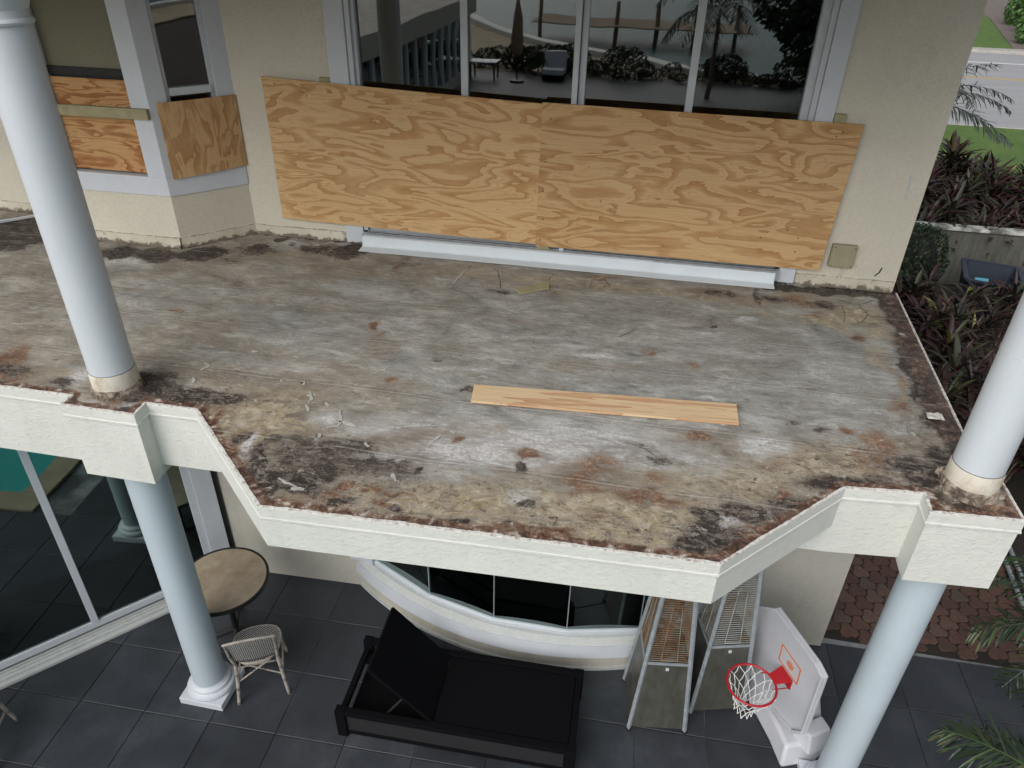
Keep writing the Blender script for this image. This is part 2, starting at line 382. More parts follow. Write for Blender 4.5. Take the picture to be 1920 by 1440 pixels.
t = NT('sun bleached asphalt'); v = t.geo(); a = t.noise(t.geo((.15, 1, 1)), 1.2, 6, .65); b = t.noise(v, 40, 4, .7)
c = t.mix(t.ramp(b, [(.4, .3), (.6, 0)]), t.ramp(a, [(.3, (.30, .30, .31)), (.7, (.37, .37, .38))]), (.18, .18, .18))
t.fin(c, .85, t.bump(b, .3, .01)); M['asphalt'] = t.m
tag(MB().prism(strip(RY, 43.6, 0, 0), FLOOR-.3, FLOOR-.1).build('road', 'asphalt'), kind='structure')
M['yellow'] = plain('worn yellow line', (.45, .33, .10), .8, 0, .3, 12); M['roadwhite'] = plain('worn white line', (.62, .62, .62), .8, 0, .2, 12)
M['kerb'] = plain('concrete kerb', (.38, .36, .33), .85, 0, .25, 4)
for y, mt in ((34.35, 'yellow'), (34.7, 'yellow')): tag(MB().prism(strip(y, y+.14, 0, 0), FLOOR-.099, FLOOR-.094).build('road_marking', mt), kind='structure')
tag(MB().prism(strip(39.6, 39.85, 0, 0), FLOOR-.099, FLOOR-.094).build('road_marking', 'roadwhite'), kind='structure')
tag(MB().prism(strip(43.6, 44.7, 0, 0), FLOOR-.3, FLOOR+.05).build('kerb', 'kerb', bevel=.04), kind='structure')
tag(MB().prism(strip(RY-.155, RY-.002, 0, 0), FLOOR-.3, FLOOR+.02).build('kerb', 'kerb', bevel=.02), kind='structure')
tag(MB().prism([(5, 44.6), (22.9, 43.85), (27.6, 62), (32, 90), (5, 90)], FLOOR-.2, FLOOR+.04).build('far_lawn', 'lawn'), kind='structure')
M['mulch'] = plain('grey brown mulch', (.16, .13, .115), .95, 0, .4, 5, .8)
tag(MB().prism([(22.95, 43.85), (60, 42.2), (70, 90), (32.05, 90), (27.65, 62)], FLOOR-.2, FLOOR+.03).build('planting_bed', 'mulch'), kind='structure')
tag(MB().prism([(5, 90.1), (80, 90.1), (80, 91), (5, 91)], FLOOR-.2, FLOOR+3.5).build('far_wall', plain('far pale wall', (.5, .5, .48), .8)), 'pale wall at the far end of the opposite lot', 'wall')

# pavers: interlocking three-lobed blocks
t = NT('red clay paver'); v = t.geo(); rr = t.rnd(); b = t.noise(v, 38, 5, .7); a = t.noise(v, 3, 4)
c = t.ramp(rr, [(0, (.085, .048, .036)), (.5, (.125, .062, .046)), (.85, (.15, .085, .065)), (1, (.10, .075, .06))])
c = t.mix(t.ramp(b, [(.4, .45), (.62, 0)]), c, (.04, .028, .022)); c = t.mix(t.ma('MULTIPLY', t.step(a, .5, .75), .4), c, (.045, .035, .03))
t.fin(c, .9, t.bump(b, .5, .004)); M['paver'] = t.m
M['sandjoint'] = plain('dark joint sand', (.025, .02, .016), .95, 0, .4, 20)
path = tag(MB().box(5.48, 8.1, -1.084, 7.5, FLOOR-.05, FLOOR-.014).build('path', 'sandjoint'), kind='structure')
ha = .056
def hexc(q, r): return (ha*math.sqrt(3)*(q+r/2), ha*1.5*r)
from collections import Counter
def trihex():
    edges = {}
    for (q, r) in ((0, 0), (1, 0), (0, 1)):
        cx, cy = hexc(q, r)
        p = [(round(cx+ha*math.cos(R(30+60*i)), 5), round(cy+ha*math.sin(R(30+60*i)), 5)) for i in range(6)]
        for i in range(6):
            e = (p[i], p[(i+1) % 6]); rev = None
            for k_ in list(edges):
                if math.dist(k_[0], e[1]) < 1e-3 and math.dist(k_[1], e[0]) < 1e-3: rev = k_
            if rev: edges.pop(rev)
            else: edges[e] = 1
    el = list(edges); loop = [el[0][0]]; cur = el[0][1]
    for _ in range(len(el)):
        for e in el:
            if math.dist(e[0], cur) < 1e-3 and math.dist(e[0], loop[-1]) > 1e-3: loop.append(e[0]); cur = e[1]; break
        if math.dist(cur, loop[0]) < 1e-3: break
    return loop
lp = trihex(); cxm = sum(p[0] for p in lp)/len(lp); cym = sum(p[1] for p in lp)/len(lp)
def smooth_loop(l):   # round the lobes a little
    o = []
    n = len(l)
    for i in range(n):
        a, b, c_ = Vector(l[i-1]), Vector(l[i]), Vector(l[(i+1) % n])
        o.append(b*.72+a*.14+c_*.14)
    return o
lp2 = smooth_loop([((p[0]-cxm), (p[1]-cym)) for p in lp])
mb = MB(); n = len(lp2)
mb.add([(p.x*.97, p.y*.97, -.03) for p in lp2]+[(p.x*.97, p.y*.97, -.004) for p in lp2]+[(p.x*.91, p.y*.91, 0) for p in lp2],
       [(i, (i+1) % n, n+(i+1) % n, n+i) for i in range(n)]+[(n+i, n+(i+1) % n, 2*n+(i+1) % n, 2*n+i) for i in range(n)]+[tuple(range(2*n, 3*n))])
pv = None; npv = 0
PA = R(12)
for q in range(-60, 60):
    for r in range(-60, 60):
        if (q-r) % 3: continue
        x, y = hexc(q, r); x += cxm; y += cym
        X = 6.6+x*math.cos(PA)-y*math.sin(PA); Y = .4+x*math.sin(PA)+y*math.cos(PA)
        if 5.54 < X < 7.6 and -1.03 < Y < 1.25 and npv < 300:
            if pv is None: pv = mb.build('paver', 'paver', path, world=False); o = pv
            else: o = pv.copy(); C.objects.link(o)
            o.location = (X, Y, FLOOR+random.uniform(-.003, .002)); o.rotation_euler = (random.uniform(-.012, .012), random.uniform(-.012, .012), PA+random.uniform(-.02, .02)); npv += 1

# ================================================================== HOUSE
house = empty('house', (2.6, 0, FLOOR), world=True)
tag(house, 'cream stucco two storey house with white columns and boarded windows', 'house')
def hp(mb, name, mat, parent=house, **k): return mb.build(name, mat, parent, **k)
# upper wall (front face y=0)
XL, XR = -4.5, 5.487
w = MB()
w.box(XL, .78, 0, .2, 0, 2.75); w.box(4.54, XR-.2, 0, .2, 0, 2.75); w.box(.78, 4.54, 0, .2, 2.35, 2.75)
w.box(XR-.2, XR, 0, 9, 0, 2.75)
w.box(-4.7, -4.5, 0, 9, 0, 2.75); w.box(-4.5, XR-.2, 8.8, 9, 0, 2.75)
hp(w, 'wall', 'stucco')
# bay below / sides
bA, bB, bC, bD = Vector((-.318, 0)), Vector((-.79, -.51)), Vector((-1.85, -.51)), Vector((-2.32, 0))
dS = (bA-bB).normalized(); nS = Vector((dS.y, -dS.x))           # side direction, outward normal
LS = (bA-bB).length
def sp(s, z, off=0): p = bB+dS*s+nS*off; return (p.x, p.y, z)
w = MB()
w.prism([bA, bB, bC, bD, (-2.2, .0), (-1.78, -.41), (-.86, -.41), (-.44, 0)], 0, .5)
w.prism([bC, bD, (-2.2, 0), (-1.75, -.45)], .5, 2.75)
hp(w, 'bay_wall', 'stucco')
w = MB()      # white surround of the bay windows
def sbox(s0, s1, z0, z1, o0, o1): return [sp(s0, z0, o0), sp(s1, z0, o0), sp(s1, z0, o1), sp(s0, z0, o1)], (z1-z0)
def addS(mb, s0, s1, z0, z1, o0, o1):
    q, h = sbox(s0, s1, z0, z1, o0, o1); return mb.slab(q, (0, 0, 1), h)
w.prism([bA+nS*.012, bB+(nS+Vector((0, -1))).normalized()*.013, bC+Vector((0, -.012)), bC+Vector((0, .08)), bB+Vector((-.05, .08)), bA+Vector((-.05, .05))], .475, .64)
w.prism([bB+Vector((.008, -.018)), (-.955, -.528), (-.955, -.43), (-.84, -.43), bB+dS*.145+nS*(-.07), bB+dS*.145+nS*.012], .6405, 2.75)
addS(w, .56, LS+.02, .6405, 2.75, -.07, .012)
w.box(-1.85, -1.71, -.524, -.43, .6405, 2.75)
hp(w, 'bay_trim', 'white', bevel=.004)
# bay side window
bw = MB(); addS(bw, .145, .18, .66, 2.75, -.07, -.02); addS(bw, .525, .56, .66, 2.75, -.07, -.02); addS(bw, .18, .525, 1.30, 1.36, -.065, .0); addS(bw, .18, .525, .66, .70, -.065, -.02)
bwf = hp(bw, 'window', 'frame', bevel=.003)
g = MB(); addS(g, .18, .525, 1.36, 2.75, -.05, -.045); hp(g, 'pane', 'glass', bwf)
g = MB(); addS(g, .18, .525, .7, 1.30, -.06, -.055); hp(g, 'pane', 'glass', bwf)
g = MB(); addS(g, .05, .62, .6, 2.75, -.2, -.19); hp(g, 'blind', 'dark', bwf)  # black liner added so the pane looks into darkness
# bay front window: black frame, olive shade behind glass
bf = MB(); bf.box(-1.71, -.955, -.45, -.43, 1.44, 1.50)
bff = hp(bf, 'window', 'dark')
hp(MB().box(-1.71, -.955, -.428, -.42, 1.50, 2.75), 'shade', 'shade', bff)
hp(MB().box(-1.71, -.955, -.43, -.42, .66, 1.44), 'pane', 'dark', bff)  # no glass: black sheet painting the darkness of the recess behind the plywood
# plaster upstand at the wall foot (uneven)
def upstand(p0, p1, name='wall_base'):
    p0 = Vector((p0[0], p0[1], 0)); p1 = Vector((p1[0], p1[1], 0)); d = (p1-p0); L = d.length; d.normalize(); nn = Vector((d.y, -d.x, 0))
    n = max(4, int(L/.03)); v = []; f = []
    for i in range(n+1):
        s = L*i/n; e1 = mnoise.noise(Vector((s*4+p0.x*7, 1, 0))); e2 = mnoise.noise(Vector((s*11+p0.x, 5, 0))); e3 = mnoise.noise(Vector((s*24+p0.x, 9, 0)))
        h = .088+.012*e1+.007*e2; t_ = .016+.006*e2; b_ = .030+.012*e1+.010*e3
        q = p0+d*s
        for (o_, z) in ((-.01, h+.002), (t_*.7, h), (t_, h-.012), (t_+.002, .045), (b_, .004), (b_, -.01)): v.append(q+nn*o_+Vector((0, 0, z)))
    for i in range(n):
        for k_ in range(5): a = i*6+k_; f.append((a, a+6, a+7, a+1))
    return MB().add(v, f)
t = NT('dirty upstand plaster'); v = t.geo(); a = t.noise(v, 14, 6, .7); zz = t.n('ShaderNodeSeparateXYZ'); t.set(zz.inputs[0], t.geo())
c = t.ramp(t.noise(v, 3, 4), [(.3, (.46, .42, .33)), (.7, (.60, .57, .48))])
low = t.ma('SUBTRACT', 1.0, t.ma('MULTIPLY', zz.outputs[2], 22.0), clamp=True)
c = t.mix(t.ma('MULTIPLY', t.step(t.ma('ADD', a, t.ma('MULTIPLY', low, .28)), .56, .72), .85), c, (.10, .075, .05))
top = t.step(zz.outputs[2], .078, .095); c = t.mix(t.ma('MULTIPLY', top, t.step(t.noise(v, 25, 4, .7), .38, .6)), c, (.12, .11, .085))
t.fin(c, .9, t.bump(a, .5, .01)); M['upstand'] = t.m
for p0, p1 in ((bA, (.76, 0)), (bB, bA), (bC, bB), ((-4.4, 0), bD), (bD, bC), ((4.68, 0), (5.47, 0))): hp(upstand(p0, p1), 'wall_base', 'upstand', smooth=True)

# ---- big upper sliding window
tr = MB(); tr.box(.615, .785, -.028, .03, .0, 2.5); tr.box(4.535, 4.672, -.028, .03, .0, 2.5); tr.box(.785, 4.535, -.028, .03, 2.36, 2.5)
hp(tr, 'window_trim', 'white', bevel=.005)
f = MB()
f.box(.787, .83, -.012, .16, .05, 2.358); f.box(4.49, 4.533, -.012, .16, .05, 2.358); f.box(.83, 4.49, .0, .15, 2.29, 2.358)
f.box(.83, .862, .02, .13, .06, 2.29); f.box(4.43, 4.49, .02, .13, .06, 2.29)
f.box(.862, 4.43, .02, .07, .10, .17)
for xa, xb, y0, y1 in ((1.735, 1.795, .03, .09), (2.655, 2.70, .0, .07), (2.705, 2.755, .05, .10), (3.555, 3.615, .03, .09)): f.box(xa, xb, y0, y1, .17, 2.29)
win = hp(f, 'window', 'frame', bevel=.004)
for xa, xb, y in ((.862, 1.735, .066), (1.795, 2.655, .058), (2.755, 3.555, .076), (3.615, 4.43, .066)):
    hp(MB().box(xa, xb, y, y+.006, .17, 2.29), 'pane', 'glass', win)
# sill track and flashing
tk = MB(); tk.box(.79, 4.53, -.075, .02, .035, .10); tk.box(.79, 4.53, -.082, -.076, .03, .118); tk.box(.79, 4.53, -.045, -.040, .10, .122); tk.box(.79, 4.53, -.012, -.007, .10, .13)
hp(tk, 'sill_track', 'alu'); hp(MB().box(.80, 4.52, -.038, -.014, .101, .116), 'track_gap', 'dark')  # black strip stands in for the shaded gap between the rails
def flashing(x0, x1, dy, dz):
    pr = [(-.085, .104), (-.105, .098), (-.118, .02), (-.128, .010), (-.222, .004), (-.226, .001), (-.224, -.001), (-.126, .006), (-.112, .018), (-.10, .092), (-.085, .099)]
    v = []; f = []; n = len(pr); NX = 30
    for i in range(NX+1):
        x = x0+(x1-x0)*i/NX; sag = .004*mnoise.noise(Vector((x*2, 3, 1)))+(-.03*((x-.8)/3.7)+.0)
        for (y, z) in pr: v.append((x, y+dy-sag*(1 if y < -.2 else .6), z+dz+abs(sag)*.03))
    for i in range(NX):
        for k_ in range(n): a = i*n+k_; b_ = i*n+(k_+1) % n; f.append((a, a+n, b_+n, b_))
    f += [tuple(range(n)), tuple(range(NX*n, NX*n+n))[::-1]]
    return MB().add(v, f)
hp(flashing(.80, 1.12, .004, .001), 'flashing', 'flash'); hp(flashing(1.07, 3.47, -.004, .006), 'flashing', 'flash'); hp(flashing(3.46, 4.50, .004, .001), 'flashing', 'flash')
# interior of the upper room + curtain
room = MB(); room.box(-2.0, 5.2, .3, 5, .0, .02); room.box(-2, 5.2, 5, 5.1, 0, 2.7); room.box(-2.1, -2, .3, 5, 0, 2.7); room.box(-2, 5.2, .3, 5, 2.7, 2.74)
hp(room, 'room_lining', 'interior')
t = NT('vertical blinds'); t.fin((.055, .065, .058), .8); M['blinds'] = t.m
cu = MB()
for i in range(34):
    x = 3.62+i*.027; a_ = .5
    cu.add([(x-.012, .30-.012, .1), (x+.012, .30+.012, .1), (x+.012, .30+.012, 2.4), (x-.012, .30-.012, 2.4)], [(0, 1, 2, 3)])
bl = hp(cu, 'vertical_blinds', 'blinds')
sf = MB(); sf.box(1.0, 2.5, .8, 1.5, .02, .5); sf.box(1.0, 2.5, 1.5, 1.7, .02, .85)
# ---- roof, soffit, beam
rf = MB(); rf.box(-4.9, 5.75, -3.0, 9.2, 2.82, 3.05)
hp(rf, 'roof', 'soffit')
hp(MB().box(-4.8, 5.6, -2.95, -2.5, 2.50, 2.815), 'roof_beam', 'fascia')

# ---- deck outline
outl = [(-1.1, -2.885), (-.09, -2.885), (-.083, -2.985), (.407, -2.988), (.40, -2.86), (.755, -2.855), (1.549, -3.588), (3.897, -3.503), (4.60, -2.776), (5.03, -2.735),
        (5.024, -2.887), (5.478, -2.858), (5.475, -2.42), (5.405, -2.40), (5.41, -2.15), (5.505, -.03), (5.487, 0)]
diag = Vector((-.667, -.745))
deckpoly = [(XL, 0), bD, bC, bB, bA]
full = [(-4.3, 0), (-4.3, -6.46)]+outl+[tuple(bA), tuple(bB), tuple(bC), tuple(bD)]
# triangulated, finely divided deck surface with stain masks
step = .026
P2 = [Vector(p) for p in full]
def inside(x, y):
    c_ = False; n = len(full)
    for i in range(n):
        x1, y1 = full[i]; x2, y2 = full[i-1]
        if (y1 > y) != (y2 > y) and x < (x2-x1)*(y-y1)/(y2-y1)+x1: c_ = not c_
    return c_
fa = np.array(full); fb_ = np.roll(fa, -1, 0)
gx, gy = np.meshgrid(np.arange(-3.4, 5.5, step), np.arange(-3.6, 0, step)); G = np.c_[gx.ravel(), gy.ravel()]
G += (np.random.RandomState(3).rand(*G.shape)-.5)*step*.5
def segdist(G, A, B):
    d = B-A; tt = np.clip(((G-A)@d)/(d@d), 0, 1); return np.hypot(*(G-A-tt[:, None]*d).T)
def segdists(G, idx): return np.min([segdist(G, fa[i], fb_[i]) for i in idx], 0)
ins = np.zeros(len(G), bool)
for i in range(len(fa)):
    x1, y1 = fa[i]; x2, y2 = fb_[i]
    if y1 == y2: continue
    cr = ((y1 > G[:, 1]) != (y2 > G[:, 1])) & (G[:, 0] < (x2-x1)*(G[:, 1]-y1)/(y2-y1)+x1)
    ins ^= cr
G = G[ins]; dall = segdists(G, range(len(fa))); G = G[dall > step*.6]
# edge chain points
bp = []
for i in range(len(fa)):
    L = np.hypot(*(fb_[i]-fa[i])); n_ = max(1, int(L/step))
    bp += [tuple(fa[i]+(fb_[i]-fa[i])*k_/n_) for k_ in range(n_)]
verts2 = [Vector(p) for p in bp]+[Vector(p) for p in G]
nb = len(bp)
res = delaunay_2d_cdt(verts2, [(i, (i+1) % nb) for i in range(nb)], [], 1, 1e-6)
dv = np.array([tuple(p) for p in res[0]]); df = [tuple(f_) for f_ in res[2]]
BL = {}
BL['dark'] = [(-2.62,-0.41,0.229,0.238,0.03,0.90), (-2.37,-0.57,0.250,0.326,0.03,0.80), (-2.39,-0.74,0.164,0.187,0.03,0.80), (-2.38,-0.28,0.115,0.135,0.02,0.60), (-1.27,-0.74,0.136,0.097,0.03,1.00), (-1.32,-0.82,0.104,0.068,0.03,0.90), (-0.87,-0.74,0.144,0.094,0.03,1.00), (-1.03,-0.70,0.083,0.082,0.03,0.80), (-0.57,-0.64,0.144,0.107,0.03,1.00), (-0.48,-0.52,0.125,0.095,0.03,0.70), (-0.11,-0.43,0.207,0.121,0.03,0.45), (-0.25,-0.65,0.152,0.104,0.03,0.40), (-0.13,-0.33,0.073,0.069,0.03,0.90), (-0.01,-0.16,0.043,0.042,0.02,0.90), (0.43,-0.24,0.232,0.108,0.02,0.45), (0.75,-0.19,0.113,0.093,0.02,0.90), (0.68,-0.34,0.152,0.090,0.03,0.50), (0.26,-2.58,0.149,0.074,0.07,0.60), (0.32,-2.69,0.102,0.100,0.07,0.70), (0.59,-2.74,0.196,0.061,0.07,0.95), (0.40,-2.69,0.145,0.056,0.07,0.60), (0.86,-2.72,0.159,0.079,0.07,0.50), (0.30,-2.83,0.064,0.048,0.07,0.80), (-0.71,-2.69,0.173,0.082,0.07,0.50), (-0.27,-2.78,0.111,0.060,0.07,0.50), (1.77,-3.03,0.237,0.140,0.08,0.42), (1.75,-3.12,0.125,0.093,0.08,0.50), (2.02,-3.16,0.243,0.099,0.08,0.42), (1.53,-3.07,0.128,0.098,0.08,0.40), (1.39,-3.07,0.064,0.055,0.08,0.40), (1.49,-3.42,0.072,0.116,0.09,1.10), (1.60,-3.36,0.120,0.067,0.09,0.95), (1.73,-3.41,0.088,0.046,0.09,0.80), (1.36,-3.27,0.034,0.062,0.08,1.00), (1.34,-3.19,0.025,0.053,0.08,0.90), (1.73,-3.24,0.183,0.079,0.08,0.50), (1.51,-3.17,0.094,0.063,0.08,0.50), (1.19,-3.09,0.032,0.045,0.08,0.80), (2.59,-3.46,0.044,0.020,0.09,1.00), (1.96,-3.49,0.040,0.022,0.09,0.80), (2.25,-3.48,0.028,0.021,0.09,0.60), (2.87,-3.47,0.033,0.016,0.09,0.70), (2.90,-3.29,0.034,0.021,0.09,0.70), (2.82,-2.98,0.030,0.038,0.08,0.70), (3.77,-3.43,0.052,0.034,0.09,1.00), (3.86,-3.25,0.059,0.059,0.09,0.80), (3.89,-3.32,0.119,0.082,0.09,0.55), (3.75,-3.44,0.078,0.034,0.09,0.60), (4.05,-3.10,0.096,0.071,0.08,0.60), (3.86,-3.15,0.083,0.044,0.09,0.60), (4.34,-3.00,0.138,0.056,0.08,0.50), (4.22,-3.09,0.055,0.045,0.08,0.60), (4.66,-2.73,0.157,0.047,0.08,0.70), (4.53,-2.80,0.114,0.045,0.08,0.60), (4.78,-2.68,0.115,0.042,0.08,0.60), (5.10,-2.56,0.101,0.078,0.08,0.80), (4.99,-2.49,0.132,0.080,0.07,0.50), (5.19,-2.40,0.059,0.083,0.07,0.60), (5.04,-2.76,0.083,0.062,0.08,0.90), (5.17,-2.86,0.162,0.045,0.08,0.80), (4.63,-0.13,0.262,0.047,0.02,0.80), (5.06,-0.12,0.257,0.059,0.02,0.90), (5.37,-0.09,0.128,0.083,0.02,0.90), (5.39,-0.27,0.104,0.160,0.03,0.70), (5.41,-0.56,0.080,0.214,0.03,0.80), (5.38,-0.92,0.068,0.174,0.04,0.80), (5.33,-1.32,0.064,0.189,0.05,0.80), (5.33,-1.67,0.067,0.169,0.06,0.80), (5.32,-1.98,0.057,0.139,0.06,0.70), (4.85,-0.14,0.173,0.047,0.02,0.90), (4.85,-0.40,0.092,0.077,0.03,0.60), (4.47,-0.38,0.128,0.066,0.03,0.50), (4.04,-0.40,0.173,0.066,0.03,0.50), (4.34,-0.36,0.034,0.156,0.03,0.50), (1.42,-0.44,0.193,0.072,0.03,0.30), (2.25,-0.75,0.090,0.052,0.04,0.60), (0.77,-0.31,0.081,0.103,0.03,0.60), (2.35,-2.29,0.063,0.045,0.07,0.70), (2.05,-1.99,0.038,0.029,0.06,0.50), (3.44,-2.62,0.188,0.054,0.07,0.25), (3.60,-2.74,0.151,0.051,0.08,0.30), (3.45,-2.12,0.027,0.026,0.06,0.60), (1.68,-1.42,0.125,0.072,0.05,0.25), (0.98,-2.38,0.223,0.043,0.07,0.20), (4.53,-2.22,0.064,0.037,0.07,0.40), (4.38,-2.22,0.039,0.050,0.07,0.40), (2.26,-3.13,0.018,0.014,0.08,1.00), (2.22,-3.17,0.012,0.014,0.08,1.00), (3.97,-0.98,0.024,0.037,0.04,0.60), (2.67,-1.54,0.031,0.024,0.05,0.50)]
BL['rust'] = [(-0.82,-2.58,0.138,0.094,0.07,1.00), (-0.81,-2.45,0.080,0.070,0.06,0.60), (-0.64,-2.77,0.151,0.095,0.07,0.60), (-0.30,-2.90,0.181,0.036,0.07,0.80), (0.21,-2.84,0.143,0.055,0.07,0.80), (0.36,-2.97,0.104,0.032,0.08,0.80), (0.48,-2.83,0.141,0.040,0.07,0.80), (0.71,-2.84,0.087,0.039,0.07,0.80), (0.55,-2.70,0.144,0.055,0.07,0.50), (0.89,-2.96,0.040,0.154,0.08,0.70), (1.17,-3.22,0.038,0.164,0.08,0.70), (1.41,-3.46,0.036,0.120,0.09,0.80), (1.57,-3.55,0.087,0.027,0.09,0.80), (1.74,-3.54,0.172,0.026,0.09,0.70), (1.92,-3.39,0.047,0.041,0.09,1.00), (1.93,-3.34,0.030,0.032,0.09,0.80), (2.15,-3.36,0.131,0.022,0.09,0.70), (2.18,-3.46,0.057,0.021,0.09,0.80), (1.83,-3.46,0.116,0.027,0.09,0.60), (2.41,-3.29,0.073,0.013,0.09,0.50), (2.98,-3.49,0.161,0.030,0.09,0.90), (3.06,-3.47,0.081,0.027,0.09,1.00), (3.25,-2.87,0.136,0.099,0.08,0.65), (3.17,-3.01,0.103,0.075,0.08,0.60), (3.50,-3.07,0.128,0.053,0.08,0.75), (3.64,-3.11,0.126,0.044,0.08,0.70), (3.58,-2.94,0.088,0.037,0.08,0.60), (3.21,-3.11,0.115,0.035,0.08,0.60), (3.38,-3.52,0.156,0.029,0.09,0.70), (3.64,-3.50,0.154,0.029,0.09,0.70), (3.93,-3.44,0.064,0.046,0.09,0.90), (4.01,-3.31,0.053,0.057,0.09,0.80), (4.10,-3.22,0.053,0.051,0.09,0.80), (4.29,-2.92,0.056,0.058,0.08,0.70), (4.54,-2.76,0.057,0.041,0.08,0.60), (4.79,-2.75,0.113,0.031,0.08,0.80), (5.08,-2.80,0.055,0.051,0.08,0.70), (5.35,-2.78,0.109,0.052,0.08,0.90), (4.20,-2.66,0.089,0.042,0.08,0.50), (3.26,-3.32,0.082,0.032,0.09,0.50), (1.44,-1.58,0.045,0.070,0.05,1.00), (1.52,-1.68,0.028,0.034,0.05,0.80), (1.82,-2.26,0.051,0.041,0.06,0.80), (1.82,-1.39,0.050,0.045,0.05,0.50), (1.30,-0.51,0.034,0.059,0.03,0.80), (5.01,-0.92,0.069,0.057,0.04,1.00), (4.89,-2.30,0.107,0.123,0.07,0.60), (4.79,-2.43,0.090,0.105,0.07,0.50), (4.72,-2.21,0.044,0.038,0.07,0.80), (5.12,-1.85,0.066,0.115,0.06,0.60), (5.18,-1.43,0.042,0.252,0.05,0.50), (5.32,-0.93,0.045,0.114,0.04,0.80), (3.47,-1.51,0.061,0.047,0.05,0.70), (3.80,-1.63,0.073,0.045,0.05,0.60), (3.79,-1.59,0.052,0.045,0.05,0.60), (3.79,-2.46,0.082,0.046,0.07,0.80), (4.76,-0.42,0.126,0.098,0.03,0.70), (4.65,-0.34,0.094,0.089,0.03,0.70), (4.77,-0.61,0.057,0.062,0.03,0.60), (2.39,-2.83,0.032,0.032,0.08,0.90), (2.84,-2.87,0.056,0.035,0.08,0.90), (4.23,-0.49,0.106,0.075,0.03,0.50), (3.95,-0.35,0.262,0.056,0.03,0.70), (3.05,-0.28,0.230,0.057,0.03,0.60), (-0.13,-1.67,0.070,0.030,0.05,0.90), (-0.61,-1.90,0.130,0.079,0.05,0.40), (2.69,-0.68,0.089,0.041,0.03,0.60), (1.17,-2.33,0.093,0.029,0.07,0.50), (0.43,-2.83,0.050,0.034,0.07,0.80)]
BL['tan'] = [(1.17,-2.90,0.235,0.209,0.08,0.85), (0.96,-2.83,0.172,0.088,0.07,0.80), (1.45,-2.90,0.165,0.117,0.08,0.60), (1.23,-2.59,0.212,0.120,0.07,0.45), (1.25,-3.05,0.130,0.114,0.08,0.80), (1.71,-3.25,0.182,0.069,0.08,0.60), (1.94,-3.45,0.230,0.080,0.09,0.75), (2.28,-3.40,0.256,0.087,0.09,0.70), (2.66,-3.30,0.341,0.113,0.09,0.75), (3.08,-3.23,0.338,0.112,0.09,0.75), (3.45,-3.23,0.330,0.118,0.09,0.75), (3.69,-2.92,0.261,0.115,0.08,0.50), (2.76,-2.93,0.153,0.080,0.08,0.60), (3.24,-3.44,0.399,0.054,0.09,0.70), (3.78,-3.16,0.220,0.112,0.09,0.70), (4.07,-2.83,0.260,0.131,0.08,0.50), (4.39,-2.62,0.266,0.143,0.08,0.45), (4.70,-2.50,0.179,0.114,0.07,0.40), (-0.28,-0.60,0.305,0.105,0.03,0.60), (0.11,-0.44,0.204,0.092,0.03,0.60), (-0.96,-0.61,0.417,0.097,0.03,0.60), (-1.56,-0.88,0.259,0.139,0.04,0.40), (5.07,-0.54,0.243,0.171,0.03,0.95), (4.84,-0.69,0.200,0.143,0.04,0.80), (5.22,-0.78,0.097,0.160,0.04,0.80), (4.69,-0.33,0.254,0.112,0.03,0.80), (4.34,-0.41,0.255,0.109,0.03,0.70), (3.95,-0.45,0.259,0.109,0.03,0.70), (3.51,-0.45,0.264,0.097,0.03,0.65), (3.07,-0.45,0.269,0.110,0.03,0.65), (2.56,-0.45,0.275,0.112,0.03,0.60), (2.01,-0.47,0.281,0.137,0.03,0.50), (1.53,-0.47,0.239,0.118,0.03,0.40), (4.40,-0.70,0.245,0.101,0.04,0.50), (5.10,-1.14,0.074,0.274,0.05,0.60), (5.18,-1.57,0.041,0.241,0.05,0.50), (-0.78,-2.41,0.161,0.107,0.06,0.40), (-0.33,-2.22,0.324,0.272,0.06,0.30), (-0.32,-2.67,0.226,0.078,0.07,0.50)]
